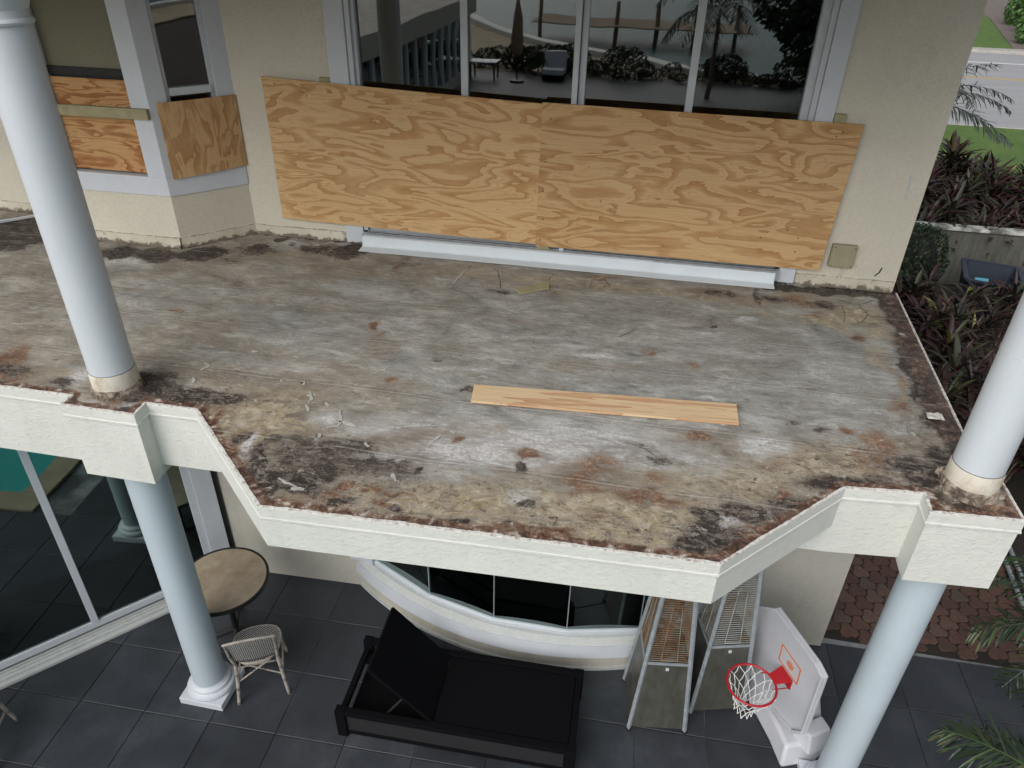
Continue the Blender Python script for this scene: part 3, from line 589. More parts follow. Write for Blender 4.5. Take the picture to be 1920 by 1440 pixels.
BL['pale'] = [(1.88,-2.80,0.197,0.080,0.08,0.50), (2.57,-2.92,0.370,0.123,0.08,0.75), (2.86,-2.75,0.377,0.117,0.08,0.65), (3.16,-2.60,0.381,0.122,0.07,0.60), (3.63,-2.74,0.362,0.124,0.08,0.50), (4.19,-2.46,0.155,0.092,0.07,0.75), (3.79,-2.32,0.195,0.059,0.07,0.40), (2.18,-2.68,0.396,0.081,0.07,0.45), (1.25,-3.18,0.025,0.120,0.08,1.20), (1.34,-3.29,0.025,0.061,0.08,1.00), (3.96,-3.28,0.043,0.037,0.09,1.40), (3.96,-3.23,0.081,0.059,0.09,0.80), (2.05,-3.07,0.093,0.050,0.08,0.70), (2.88,-3.23,0.086,0.052,0.09,0.60), (0.31,-2.85,0.050,0.047,0.07,1.30), (0.32,-2.94,0.049,0.026,0.08,1.20), (0.27,-2.77,0.043,0.028,0.07,1.00), (-0.23,-2.68,0.083,0.108,0.07,0.90), (1.61,-2.80,0.100,0.059,0.07,0.60), (1.16,-2.26,0.150,0.074,0.06,0.40), (3.39,-2.23,0.202,0.050,0.07,0.30), (4.18,-1.39,0.186,0.049,0.05,0.40), (1.64,-1.43,0.067,0.036,0.05,0.60), (2.93,-1.52,0.117,0.040,0.05,0.60), (3.13,-1.63,0.151,0.038,0.05,0.60), (2.29,-2.01,0.222,0.043,0.06,0.40), (4.20,-0.83,0.101,0.048,0.04,0.70), (-1.11,-0.86,0.153,0.107,0.03,0.70), (-0.72,-0.73,0.072,0.079,0.03,0.80), (0.20,-0.19,0.262,0.069,0.02,0.70), (0.62,-0.05,0.158,0.055,0.02,0.60), (3.93,-1.18,0.078,0.053,0.05,0.60), (1.14,-1.01,0.272,0.127,0.04,0.40), (3.90,-2.02,0.102,0.033,0.06,0.60), (4.18,-2.23,0.161,0.050,0.07,0.40), (1.53,-3.29,0.061,0.030,0.08,0.80), (1.57,-2.98,0.032,0.028,0.08,0.60)]
BL['grey'] = [(3.81,-1.10,1.012,0.674,0.04,0.90), (4.52,-1.58,0.598,0.587,0.05,0.90), (4.39,-1.14,0.682,0.571,0.04,0.80), (3.04,-1.45,0.770,0.525,0.05,0.60), (2.60,-1.21,0.614,0.476,0.04,0.50), (1.21,-1.53,0.707,0.380,0.05,0.45), (0.78,-1.44,0.346,0.299,0.05,0.40), (3.62,-1.92,0.764,0.360,0.06,0.60), (2.31,-1.78,0.609,0.404,0.06,0.50), (3.12,-2.23,0.677,0.193,0.07,0.40), (4.29,-2.15,0.485,0.265,0.07,0.60), (1.28,-1.13,0.529,0.312,0.04,0.50), (1.89,-0.78,0.361,0.216,0.04,0.40), (-0.37,-1.52,0.361,0.329,0.05,0.30), (2.65,-2.52,0.496,0.118,0.07,0.40)]

def field(pts, blobs, warp=.07):
    out = np.zeros(len(pts))
    wx = np.array([mnoise.noise(Vector((p[0]*5, p[1]*5, 1.3)))+.5*mnoise.noise(Vector((p[0]*13, p[1]*13, 4))) for p in pts])*warp
    wy = np.array([mnoise.noise(Vector((p[0]*5, p[1]*5, 7.3)))+.5*mnoise.noise(Vector((p[0]*13, p[1]*13, 9))) for p in pts])*warp
    X = pts[:, 0]+wx; Y = pts[:, 1]+wy
    for (cx, cy, sx, sy, a_, s_) in blobs:
        ca_, sa_ = math.cos(a_), math.sin(a_); dx = X-cx; dy = Y-cy
        u = (dx*ca_+dy*sa_)/sx; w_ = (-dx*sa_+dy*ca_)/sy
        out = np.maximum(out, s_*np.exp(-.5*(u*u+w_*w_)**1.3))
    return out
dk_, ru_, ta_, pa_, gr_ = [field(dv, BL.get(k_, [])) for k_ in ('dark', 'rust', 'tan', 'pale', 'grey')]
front = [i for i in range(len(fa)) if fa[i][1] < -2.0 and fb_[i][1] < -2.0 and fa[i][0] > -4]
dfr = segdists(dv, front); rgt_e = [i for i in range(len(fa)) if fa[i][0] > 5.3 and fb_[i][0] > 5.3 and fb_[i][1] > -2.5 and fa[i][1] > -2.6]
drt = segdists(dv, rgt_e)
wal = [i for i in range(len(fa)) if fa[i][1] > -.6 and fb_[i][1] > -.6]; dwl = segdists(dv, wal)
edge = np.exp(-(dfr/.055)**1.5)
frontz = np.exp(-(dfr/.55)**1.6)*np.clip((dv[:, 0]-.15)/.5, .45, 1); backz = np.exp(-(dwl/.28)**1.5)
redge = np.exp(-(drt/.17)**2); wedge = np.exp(-(dwl/.05)**1.6)
zz_ = np.array([mnoise.fractal(Vector((p[0]*6, p[1]*9, 0)), .8, 2.1, 4) for p in dv])*.0018-np.clip(dk_, 0, 1)*.0015
me = bpy.data.meshes.new('balcony_deck'); me.from_pydata([(p[0], p[1], float(z_)-.002) for p, z_ in zip(dv, zz_)], [], df)
for nm, arr in (('dark', dk_), ('rust', ru_), ('tan', ta_), ('pale', pa_), ('grey', gr_), ('edge', edge), ('redge', redge), ('wedge', wedge), ('frontz', frontz), ('backz', backz)):
    at = me.attributes.new(nm, 'FLOAT', 'POINT'); at.data.foreach_set('value', arr.astype(np.float32))
bm = bmesh.new(); bm.from_mesh(me); bmesh.ops.recalc_face_normals(bm, faces=bm.faces)
if sum(f_.normal.z for f_ in list(bm.faces)[:50]) < 0: bmesh.ops.reverse_faces(bm, faces=bm.faces)
bm.to_mesh(me); bm.free(); me.polygons.foreach_set('use_smooth', [True]*len(me.polygons))
# deck material
t = NT('weathered balcony membrane'); v = t.geo(); vs = t.geo((1, 2.4, 1)); vss = t.geo((1, 5, 1))
def mul(a, b): return t.ma('MULTIPLY', a, b)
def add(a, b): return t.ma('ADD', a, b)
def cen(n_, k_): return mul(t.ma('SUBTRACT', n_, .5), k_)
nA = t.noise(vs, 1.1, 7, .62, .6); nB = t.noise(vs, 4.5, 7, .70, .8); nC = t.noise(v, 42, 6, .75); nD = t.noise(vss, 7, 7, .75, .6); nE = t.noise(v, 12, 6, .70, .7)
nF = t.noise(v, 3.2, 6, .66, .9); nG = add(mul(nE, .6), mul(nC, .4)); nH = add(mul(nD, .5), mul(nE, .5)); nI = t.noise(t.geo((1, 1.7, 1), (5, 2, 0)), 6.5, 7, .72, 1.2)
nM = t.noise(t.geo((1, 1.7, 1), (2, 7, 0)), 2.6, 10, .74, .5); nK = t.noise(t.geo((1, 2.2, 1), (1, 3, 0)), 60, 4, .8)
mm = add(add(mul(nM, .62), mul(nD, .20)), mul(nK, .18))
warm = t.ramp(mm, [(.38, (.15, .122, .095)), (.455, (.255, .222, .180)), (.52, (.335, .300, .250)), (.60, (.47, .435, .375))])
cool = t.ramp(mm, [(.38, (.145, .147, .135)), (.455, (.25, .254, .236)), (.52, (.33, .335, .312)), (.60, (.48, .48, .455))])
gsel = t.step(add(add(t.attr('grey'), .22), add(cen(nA, 2.2), cen(nB, 1.2))), .05, .7)
c = t.mix(mul(gsel, .9), warm, cool)
c = t.mix(mul(t.ramp(nA, [(.38, 1), (.52, 0)]), .35), c, (.17, .14, .115))
# pale scuffs, dark smears, pits
c = t.mix(mul(t.ramp(t.noise(t.geo((1, 4, 1), (3, 1, 0)), 5, 7, .72, .5), [(.56, 0), (.66, 1)]), .45), c, (.56, .555, .54))
c = t.mix(mul(t.ramp(t.noise(t.geo((1, 4.5, 1), (9, 4, 0)), 6, 7, .76, .5), [(.36, 1), (.44, 0)]), .5), c, (.085, .072, .06))
c = t.mix(mul(t.ramp(nC, [(.36, 1), (.45, 0)]), .4), c, (.09, .075, .06))
scr = t.noise(t.geo((1.0, 9, 1), (4, 8, 0)), 5, 6, .8, .2); c = t.mix(mul(mul(t.ramp(scr, [(.37, 1), (.42, 0)]), t.step(nM, .42, .55)), .7), c, (.06, .052, .048))
scw = t.noise(t.geo((1.3, 3.2, 1), (14, 8, 0)), 11, 7, .8, .6); c = t.mix(mul(mul(t.ramp(scw, [(.615, 0), (.66, 1)]), t.step(t.noise(v, 1.3, 4), .42, .58)), .75), c, (.62, .61, .59))
def layer(c, at, halo, hop, core, cop, hl=(.10, .75), cl=(.42, .72), hn=None, cn=None, ha=1.6, ca_=3.0):
    a_ = at if not isinstance(at, str) else t.attr(at)
    c = t.mix(mul(t.step(add(a_, cen(hn or nF, ha)), *hl), hop), c, halo)
    return t.mix(mul(t.step(add(a_, cen(cn or nG, ca_)), *cl), cop), c, core)
fz = t.attr('frontz'); bz = t.attr('backz')
# busy weathered zone along the front edge and the wall
c = layer(c, add(t.attr('tan'), mul(fz, .42)), t.ramp(nI, [(.38, (.13, .10, .065)), (.47, (.29, .24, .16)), (.58, (.45, .40, .31))]), .6, t.ramp(nE, [(.36, (.22, .165, .09)), (.5, (.42, .34, .205)), (.62, (.60, .54, .41))]), .62, cl=(.5, .9), cn=nI)
c = layer(c, mul(t.attr('pale'), 1.3), (.48, .48, .475), .5, t.ramp(nC, [(.38, (.38, .37, .365)), (.6, (.72, .715, .71))]), .75, cl=(.5, .95), cn=nD)
c = layer(c, add(mul(t.attr('rust'), 1.12), add(mul(fz, .32), mul(bz, .22))), t.ramp(nI, [(.38, (.075, .05, .036)), (.5, (.18, .125, .088)), (.6, (.32, .255, .19))]), .5,
          t.ramp(nG, [(.38, (.035, .018, .012)), (.45, (.115, .044, .022)), (.53, (.20, .10, .052)), (.61, (.38, .29, .21))]), .8, cl=(.55, .8), hn=nI, ha=2.4, ca_=3.4)
c = layer(c, add(mul(t.attr('dark'), 1.5), add(mul(fz, .24), mul(bz, .24))), t.ramp(nI, [(.4, (.085, .07, .06)), (.5, (.15, .13, .112)), (.6, (.24, .215, .19))]), .72, t.ramp(add(mul(nC, .4), mul(nI, .6)), [(.40, (.010, .008, .007)), (.48, (.035, .028, .024)), (.54, (.085, .066, .054)), (.62, (.22, .19, .16))]), .93, cl=(.5, .72), hn=nI, cn=add(mul(nH, .5), mul(nI, .5)), ha=3.0, ca_=4.2)
sc_ = t.noise(t.geo((1, 1.9, 1), (3, 3, 0)), 15, 8, .78, .5); fzz = add(mul(fz, 1.0), add(mul(bz, .55), cen(nF, 1.6)))
c = t.mix(mul(mul(t.ramp(sc_, [(.39, 1), (.425, 0)]), t.step(fzz, .25, .8)), .85), c, (.045, .030, .022))
c = t.mix(mul(mul(t.ramp(sc_, [(.585, 0), (.62, 1)]), t.step(fzz, .25, .8)), .7), c, (.60, .56, .49))
cr_ = t.vor(t.geo((1, 1.5, 1)), 5.5, 'DISTANCE_TO_EDGE'); c = t.mix(mul(mul(t.ramp(add(cr_, cen(nE, .22)), [(.0, 1), (.018, 0)]), t.step(add(fzz, 0), .5, 1.0)), .6), c, (.09, .06, .045))
# tide marks: thin dark rims and pale skins round the worn patches near the edges
rim = t.ramp(nF, [(.468, 0), (.482, 1), (.490, 0)]); rim2 = t.ramp(nI, [(.53, 0), (.545, 1), (.555, 0)])
c = t.mix(mul(mul(rim, t.step(fz, .25, .8)), .6), c, (.05, .035, .028)); c = t.mix(mul(mul(rim2, t.step(add(fz, mul(bz, .6)), .3, .9)), .65), c, (.60, .54, .45))
sp_ = t.vor(t.geo((1, 1.6, 1)), 3.1); c = t.mix(mul(mul(t.ramp(add(sp_, cen(nE, .16)), [(.04, 1), (.075, 0)]), t.step(nA, .45, .55)), .7), c, (.17, .105, .06))
# front lip, right margin, wall foot
eN = add(t.attr('edge'), cen(nI, 1.3))
c = t.mix(mul(t.step(eN, .30, .55), .9), c, t.ramp(add(mul(nE, .8), mul(nC, .2)), [(.38, (.018, .013, .011)), (.44, (.065, .030, .022)), (.50, (.14, .070, .045)), (.56, (.27, .20, .155)), (.62, (.60, .56, .52))]))
c = t.mix(mul(t.step(add(t.attr('redge'), cen(nF, 1.4)), .36, .6), .85), c, t.ramp(nG, [(.38, (.022, .018, .016)), (.47, (.06, .038, .03)), (.54, (.13, .08, .06)), (.63, (.33, .27, .22))]))
c = t.mix(mul(t.step(add(t.attr('wedge'), cen(nE, 2.2)), .42, .58), .9), c, (.022, .018, .014))
sep = t.n('ShaderNodeSeparateXYZ'); t.set(sep.inputs[0], t.geo())
yw = add(add(sep.outputs[1], mul(t.noise(t.geo((1, .2, 1)), 1.2, 3), .05)), mul(t.noise(t.geo((1, .2, 1)), 14, 3), .008))
fr = t.ma('FRACT', add(mul(yw, 1/.62), .34)); seam = t.ma('ABSOLUTE', t.ma('SUBTRACT', fr, .5))
sl = mul(t.ramp(seam, [(.0, 1), (.006, .8), (.013, 0)]), t.step(nB, .42, .52))
c = t.mix(mul(sl, .35), c, (.50, .48, .44)); sl2 = t.ramp(seam, [(.008, 0), (.018, .5), (.045, 0)]); c = t.mix(mul(sl2, t.step(nD, .42, .55)), c, (.09, .075, .06))
h = add(add(mul(nD, .25), mul(nK, .35)), add(mul(nE, .55), add(mul(sl, .3), mul(rim2, .15))))
t.fin(c, t.ramp(nB, [(.3, .62), (.7, .9)]), t.bump(h, .6, .008), spec=.3); M['deck'] = t.m
me.materials.append(t.m)
deck = bpy.data.objects.new('balcony_deck', me); C.objects.link(deck); deck.parent = house; deck.location = -WORG[house]; WORG[deck] = Vector((0, 0, 0))
deck['label'] = 'weathered stained balcony floor'
# slab below + left wing deck
sl_ = MB(); sl_.prism([(p[0], p[1]) for p in full], -.24, -.012)
hp(sl_, 'slab', 'soffit')
sl_ = MB(); sl_.box(-4.6, XR-.01, .0, 8.9, -.24, -.002); sl_.prism([(-4.302, .2), (-9, .2), (-9, -26), (-4.302, -26)], -.24, -.012)
hp(sl_, 'slab', 'soffit')
wing = MB(); wing.box(-9.1, -4.32, -26.1, -.02, -.011, -.004); hp(wing, 'wing_roof', 'deck')
# ---- fascia with beam, block and drip edge
def offset_poly(pl, d):
    out = []
    n = len(pl)
    for i in range(n):
        p = Vector(pl[i])
        e1 = (p-Vector(pl[i-1])).normalized() if i else None; e2 = (Vector(pl[i+1])-p).normalized() if i < n-1 else None
        n1 = Vector((e1.y, -e1.x)) if e1 else None; n2 = Vector((e2.y, -e2.x)) if e2 else None
        if n1 is None: out.append(p+n2*d)
        elif n2 is None: out.append(p+n1*d)
        else:
            b_ = (n1+n2).normalized(); out.append(p+b_*(d/max(.4, b_.dot(n1))))
    return out
def ribbon(pl, prof, sub=0):
    """sweep a closed profile (outward offset, z) along the outline"""
    if sub:
        q = []
        for a_, b_ in zip(pl[:-1], pl[1:]):
            a_ = Vector(a_); b_ = Vector(b_); n_ = max(1, int((b_-a_).length/sub)); q += [tuple(a_.lerp(b_, k_/n_)) for k_ in range(n_)]
        pl = q+[tuple(pl[-1])]
    cols = [offset_poly(pl, o_) for o_, _ in prof]; n = len(prof); v = []; f = []
    for i in range(len(pl)):
        for k_ in range(n):
            dz = 0
            v.append((cols[k_][i].x, cols[k_][i].y, prof[k_][1]))
    for i in range(len(pl)-1):
        for k_ in range(n): a_ = i*n+k_; b_ = i*n+(k_+1) % n; f.append((a_, a_+n, b_+n, b_))
    f += [tuple(range(n)), tuple(range((len(pl)-1)*n, len(pl)*n))]
    return MB().add(v, f)
front_line = [(-4.3, -6.46)]+outl[:-1]
# thin fascia all round
hp(ribbon(front_line, [(.006, -.004), (.006, -.285), (-.14, -.285), (-.14, -.02), (0, -.008)]), 'fascia', 'fascia')
# deep beams left/right running between the columns
off_ = [tuple(p) for p in offset_poly(front_line, .006)]
hp(MB().prism([off_[0], off_[1], off_[2], (-.083, -2.6), (-1.0, -2.6), (-4.5, -6.35)], -.535, -.285), 'beam', 'fascia')
hp(MB().prism([off_[2], off_[3], off_[4], off_[5], (.40, -2.56), (-.0841, -2.56)], -.555, -.285), 'column_block', 'fascia')
hp(MB().prism([off_[5], off_[6], off_[9], off_[10], (5.03, -2.5), (.4, -2.6)], -.49, -.285), 'beam', 'fascia')
hp(MB().prism([off_[10], off_[11], off_[12], off_[13], (5.03, -2.42)], -.515, -.285), 'column_block', 'fascia')
hp(ribbon(front_line, [(.001, -.001), (.010, -.002), (.012, -.008), (.012, -.070), (.0165, -.073), (.0165, -.086), (.001, -.0875)]), 'drip_edge', 'fascia', bevel=.002)
t = NT('peeling white crust'); t.fin(t.ramp(t.noise(t.geo(), 30, 5, .7), [(.35, (.30, .24, .2)), (.5, (.62, .60, .56)), (.7, (.75, .74, .72))]), .9); M['crust'] = t.m
# ragged crust on the lip
rnd = random.Random(5)
mb = MB()
for a_, b_ in zip(front_line[1:-1], front_line[2:]):
    a_ = Vector(a_); b_ = Vector(b_); L = (b_-a_).length
    if L < .02: continue
    d_ = (b_-a_).normalized(); n_ = Vector((d_.y, -d_.x)); N = int(L/.011); ring = []
    for i in range(N+1):
        s_ = L*i/N; nzv = max(-1, min(1, mnoise.noise(Vector((s_*9+a_.x*5, a_.y, 2)))*1.2+mnoise.noise(Vector((s_*31+a_.x*5, a_.y, 5)))*.6))
        w_ = max(.0012, (.004+.009*nzv+.003*rnd.random())*(.35 if a_.x > 5.3 and b_.y > -2.5 else 1)); hz = .002+.004*max(0, nzv)+.0015*rnd.random(); q = a_+d_*s_
        ring.append([(q.x+n_.x*.013, q.y+n_.y*.013, -.004), (q.x+n_.x*.012, q.y+n_.y*.012, hz*.8), (q.x-n_.x*w_*.4, q.y-n_.y*w_*.4, hz), (q.x-n_.x*w_, q.y-n_.y*w_, -.004)])
    v_ = [p for r_ in ring for p in r_]; f_ = []
    for i in range(N):
        for k_ in range(3): x_ = i*4+k_; f_.append((x_, x_+4, x_+5, x_+1))
    mb.add(v_, f_)
hp(mb, 'peeling_lip', 'crust')
# ---- columns
def column(x, y, r, z0, z1, mat, kind, lab):
    if kind == 'upper':
        c_ = hp(MB().lathe([(r, z0+.16), (r, z1-.35)], (x, y, 0), 64), 'column', mat, smooth=True, label=lab)
        band = [(r+.004, z0-.004), (r+.007, z0+.004), (r+.006, z0+.145), (r+.001, z0+.162)]
        hp(MB().lathe(band, (x, y, 0), 64), 'base_band', 'colband', c_, smooth=True)
        hp(MB().lathe([(r+.0005, z0+.161), (r+.0022, z0+.163), (r+.0005, z0+.1655)], (x, y, 0), 64, cap=False), 'crack_line', 'darkmetal', c_)
        hp(MB().lathe([(r+.0003, z0+.86), (r+.0014, z0+.862), (r+.0003, z0+.864)], (x, y, 0), 64, cap=False), 'joint_ring', mat, c_)
        zc = 2.135
        hp(MB().lathe([(r, zc-.012), (r+.012, zc-.008), (r+.018, zc+.004), (r+.012, zc+.016), (r+.002, zc+.02), (r+.001, zc+.055), (r+.012, zc+.07), (r+.016, zc+.085), (r+.04, zc+.12), (r+.055, zc+.15), (r+.055, zc+.18)], (x, y, 0), 64)
           .box(x-r-.07, x+r+.07, y-r-.07, y+r+.07, zc+.18, 2.5), 'capital', mat, c_, smooth=True)
    else:
        c_ = hp(MB().lathe([(r, z0+.1), (r, z1)], (x, y, 0), 64), 'column', mat, smooth=True, label=lab)
        hp(MB().lathe([(r, z1-.062), (r+.008, z1-.056), (r+.008, z1-.045), (r+.004, z1-.04), (r+.016, z1-.006), (r+.016, z1)], (x, y, 0), 64), 'neck_ring', mat, c_, smooth=True)
        hp(MB().lathe([(r+.05, z0+.072), (r+.062, z0+.085), (r+.066, z0+.10), (r+.058, z0+.118), (r+.035, z0+.126), (r+.030, z0+.132), (r+.034, z0+.142), (r+.03, z0+.156), (r+.012, z0+.165), (r+.001, z0+.185)], (x, y, 0), 64), 'base_moulding', 'white', c_, smooth=True)
        q = r+.062; hp(MB().box(x-q, x+q, y-q, y+q, z0+.001, z0+.073), 'plinth', 'white', c_, bevel=.006)
    return c_
t = NT('bare column band'); v = t.geo(); a = t.noise(t.geo((1, 1, .6)), 9, 6, .7)
c = t.ramp(a, [(.3, (.36, .28, .20)), (.46, (.55, .49, .40)), (.58, (.63, .59, .51))]); c = t.mix(t.ramp(t.noise(v, 24, 5, .7), [(.30, .8), (.4, 0)]), c, (.12, .09, .07)); t.fin(c, .85, t.bump(a, .4, .006)); M['colband'] = t.m
column(.139, -2.752, .1335, .0, 2.5, 'column', 'upper', 'upper column nearer the bay window')
column(5.281, -2.630, .1285, .0, 2.5, 'column', 'upper', 'upper column at the outer deck corner')
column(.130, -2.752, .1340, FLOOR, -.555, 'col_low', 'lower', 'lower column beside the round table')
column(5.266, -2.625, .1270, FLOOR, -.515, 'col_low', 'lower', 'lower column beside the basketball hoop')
# broken mortar skirts at the column feet
def skirt(x, y, r, seed, w=.03):
    v = []; f = []; n = 72; rr = random.Random(seed)
    for j in range(n):
        a_ = 2*math.pi*j/n; e = mnoise.noise(Vector((math.cos(a_)*2.5, math.sin(a_)*2.5, seed))); e2 = mnoise.noise(Vector((math.cos(a_)*9, math.sin(a_)*9, seed)))
        R1 = r+.012+max(0, w*(.5+1.3*e+.6*e2)); h_ = .012+.022*(e+.5)
        for (q_, z_) in ((r, .045+h_*.6), (r+.010, .04+h_*.5), (R1, max(.006, h_)), (R1+.002, -.006)): v.append((x+q_*math.cos(a_), y+q_*math.sin(a_), z_))
    for j in range(n):
        for k_ in range(3): a_ = j*4+k_; b_ = ((j+1) % n)*4+k_; f.append((a_, b_, b_+1, a_+1))
    return MB().add(v, f)
t = NT('broken mortar'); a = t.noise(t.geo(), 18, 6, .7, .4); t.fin(t.ramp(a, [(.3, (.03, .026, .022)), (.45, (.13, .10, .075)), (.6, (.36, .31, .25)), (.75, (.6, .55, .48))]), .95, t.bump(a, .6, .01)); M['mortar'] = t.m
hp(skirt(5.281, -2.630, .132, 3.1, .035), 'mortar_skirt', 'mortar'); hp(skirt(.139, -2.752, .137, 8.7, .008), 'mortar_skirt', 'mortar')

# ---- lower storey
LW = lambda x: -1.425+(x+.2)*(.225/5.65)
w = MB()
w.prism([(-.2, LW(-.2)), (1.05, LW(1.05)), (1.05, LW(1.05)+.2), (-.2, LW(-.2)+.2)], FLOOR, -.24)
w.prism([(4.42, LW(4.42)), (5.45, LW(5.45)), (5.45, 9), (5.25, 9), (5.25, LW(5.25)+.2), (4.42, LW(4.42)+.2)], FLOOR, -.24)
w.prism([(1.05, LW(1.05)), (4.42, LW(4.42)), (4.42, LW(4.42)+.2), (1.05, LW(1.05)+.2)], -.75, -.24)
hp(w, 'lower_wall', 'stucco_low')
# paint daubs on the lower wall near its corner
# bow window : base, bands, frame, panes
bc = Vector((2.75, -1.95+3.0))        # centre of the bow
def arcpts(Rr, n=40, x0=.95, x1=4.55, yoff=0):
    out = []
    for i in range(n+1):
        x = x0+(x1-x0)*i/n; dx = x-bc.x; out.append((x, bc.y-math.sqrt(max(0, Rr*Rr-dx*dx))))
    return out
def bowband(Ro, z0, z1, Ri=2.6, x0=.95, x1=4.55, tilt=0, n=48):
    o_ = arcpts(Ro, n, x0, x1); i_ = arcpts(Ri, n, x0, x1); v = []; f = []
    it = arcpts(Ro-tilt, n, x0, x1)
    for k_ in range(n+1): v += [(o_[k_][0], o_[k_][1], z0), (it[k_][0], it[k_][1], z1), (i_[k_][0], i_[k_][1], z1), (i_[k_][0], i_[k_][1], z0)]
    for k_ in range(n):
        for m_ in range(4): a_ = k_*4+m_; b_ = k_*4+(m_+1) % 4; f.append((a_, a_+4, b_+4, b_))
    f += [(0, 1, 2, 3), tuple(n*4+i for i in (3, 2, 1, 0))]
    return MB().add(v, f)
bow = hp(bowband(3.0, FLOOR, -2.93, 2.6), 'bow_wall', 'stucco_low', smooth=True)
hp(bowband(3.02, FLOOR, FLOOR+.035, 2.7), 'bow_foot', 'sill_plaster', bow, smooth=True)
hp(bowband(3.035, -2.929, -2.79, 2.6, .88, 4.62, .012), 'bow_band', 'white', bow, smooth=True)
hp(bowband(3.01, -2.789, -2.735, 2.6, .90, 4.60, .045), 'bow_sill', 'sill_plaster', bow, smooth=True)
gx_ = [1.17, 1.80, 2.44, 3.10, 3.73, 4.33]; gp = []
for x_ in gx_:
    dx = x_-bc.x; gp.append((x_, bc.y-math.sqrt(2.915**2-dx*dx)))
bf_ = MB()
fr_ = [Vector(p) for p in gp]
fl = ribbon([tuple(p) for p in gp], [(.035, -2.734), (.035, -2.70), (.022, -2.69), (-.02, -2.69), (-.02, -2.734)]); bw_ = fl
bowf = bw_.build('window', 'frame', house)
for a_, b_ in zip(gp[:-1], gp[1:]):
    a_ = Vector(a_); b_ = Vector(b_); d_ = (b_-a_).normalized(); nn_ = Vector((d_.y, -d_.x))
    a2 = a_+d_*.003; b2 = b_-d_*.003
    hp(MB().slab([(a2.x, a2.y, -2.689), (b2.x, b2.y, -2.689), (b2.x, b2.y, -.75), (a2.x, a2.y, -.75)], (nn_.x, nn_.y, 0), .006), 'pane', 'glass_low', bowf)
for p in gp[1:-1]: hp(MB().box(p[0]-.004, p[0]+.004, p[1]-.008, p[1]+.006, -2.689, -.75), 'glazing_seal', 'galv', bowf)
jm = MB()
for s_, (xa, xb) in ((0, (.90, 1.155)), (1, (4.345, 4.60))):
    jm.box(xa, xb, LW(xa)-.035, LW(xa)+.1, -2.734, -.3)
jm.box(1.08, 1.155, -1.46, -1.413, -2.734, -.3)
hp(jm, 'window_trim', 'white', bevel=.01)
bi = MB(); bi.prism([(1.1, -1.2), (4.4, -1.2), (4.4, -1.18), (1.1, -1.18)], -3.1, -.25)
hp(MB().prism(arcpts(2.85, 20, 1.2, 4.3)+[(4.3, -1.0), (1.2, -1.0)], -2.74, -2.72), 'window_seat', plain('grey stone sill', (.10, .13, .12), .4), house)
# lower interior
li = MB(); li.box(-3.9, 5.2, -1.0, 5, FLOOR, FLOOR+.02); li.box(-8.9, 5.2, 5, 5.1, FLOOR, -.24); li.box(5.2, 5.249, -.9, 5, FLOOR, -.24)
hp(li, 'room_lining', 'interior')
# ---- diagonal sliding door, left
P0 = Vector((-.81, -1.99)); dd = Vector((.667, .745)).normalized(); dn = Vector((dd.y, -dd.x))
def dq(s, o_=0): p = P0+dd*s+dn*o_; return p
def dbox(mb, s0, s1, o0, o1, z0, z1):
    return mb.prism([dq(s0, o0), dq(s1, o0), dq(s1, o1), dq(s0, o1)], z0, z1)
sd_ = MB()
SE = -5.2
dbox(sd_, SE, .50, -.03, .02, -3.02, -2.945); dbox(sd_, SE, .50, -.03, .02, -.66, -.60)
for s_ in (-5.2, -4.25, -3.33, -2.42, -1.51, -.63, .44): dbox(sd_, s_-.0, s_+.06, -.028, .03, -2.9449, -.6601)
slide = sd_.build('sliding_door', 'frame', house, bevel=.003)
ss = [-5.2, -4.25, -3.33, -2.42, -1.51, -.63, .44]
for a_, b_ in zip(ss[:-1], ss[1:]): hp(dbox(MB(), a_+.06, b_, -.004, .002, -2.945, -.66), 'pane', 'glass_low', slide)
hp(dbox(dbox(dbox(MB(), SE, .5, -.03, .10, FLOOR+.001, -3.06), SE, .5, .025, .035, -3.06, -3.035), SE, .5, .065, .075, -3.06, -3.04), 'sill_track', 'sill_plaster', slide)
hp(dbox(MB(), SE, .5, .1, .145, FLOOR+.001, FLOOR+.035), 'sill_step', 'sill_plaster', slide, bevel=.004)
w = MB(); dbox(w, .501, .68, -.10, .05, FLOOR+.001, -.24); hp(w, 'door_trim', 'white', bevel=.006)
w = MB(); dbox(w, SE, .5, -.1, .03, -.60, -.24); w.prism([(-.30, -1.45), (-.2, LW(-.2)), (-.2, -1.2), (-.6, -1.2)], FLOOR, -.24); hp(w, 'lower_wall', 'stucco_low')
# left wing facade, seen only in reflections
wg = MB(); wg.box(-4.55, -4.30, -26, -6.0, -.6, -.013); wg.box(-4.8, -4.6, -26, -6.2, FLOOR, FLOOR+.4); wg.box(-9, -4.6, -26.2, -26, FLOOR, -.24)
hp(wg, 'wing_wall', 'stucco_low')
wf = MB()
for i in range(20): wf.box(-4.72, -4.60, -26+i*1.02, -25.78+i*1.02, FLOOR+.4, -.6)
wff = wf.build('window', 'frame', house); hp(MB().box(-4.68, -4.67, -26, -6.2, FLOOR+.4, -.6), 'pane', 'glass_low', wff)
hp(MB().box(-9.2, -9, -26, 9, FLOOR, -.24), 'wing_wall', 'stucco_low')

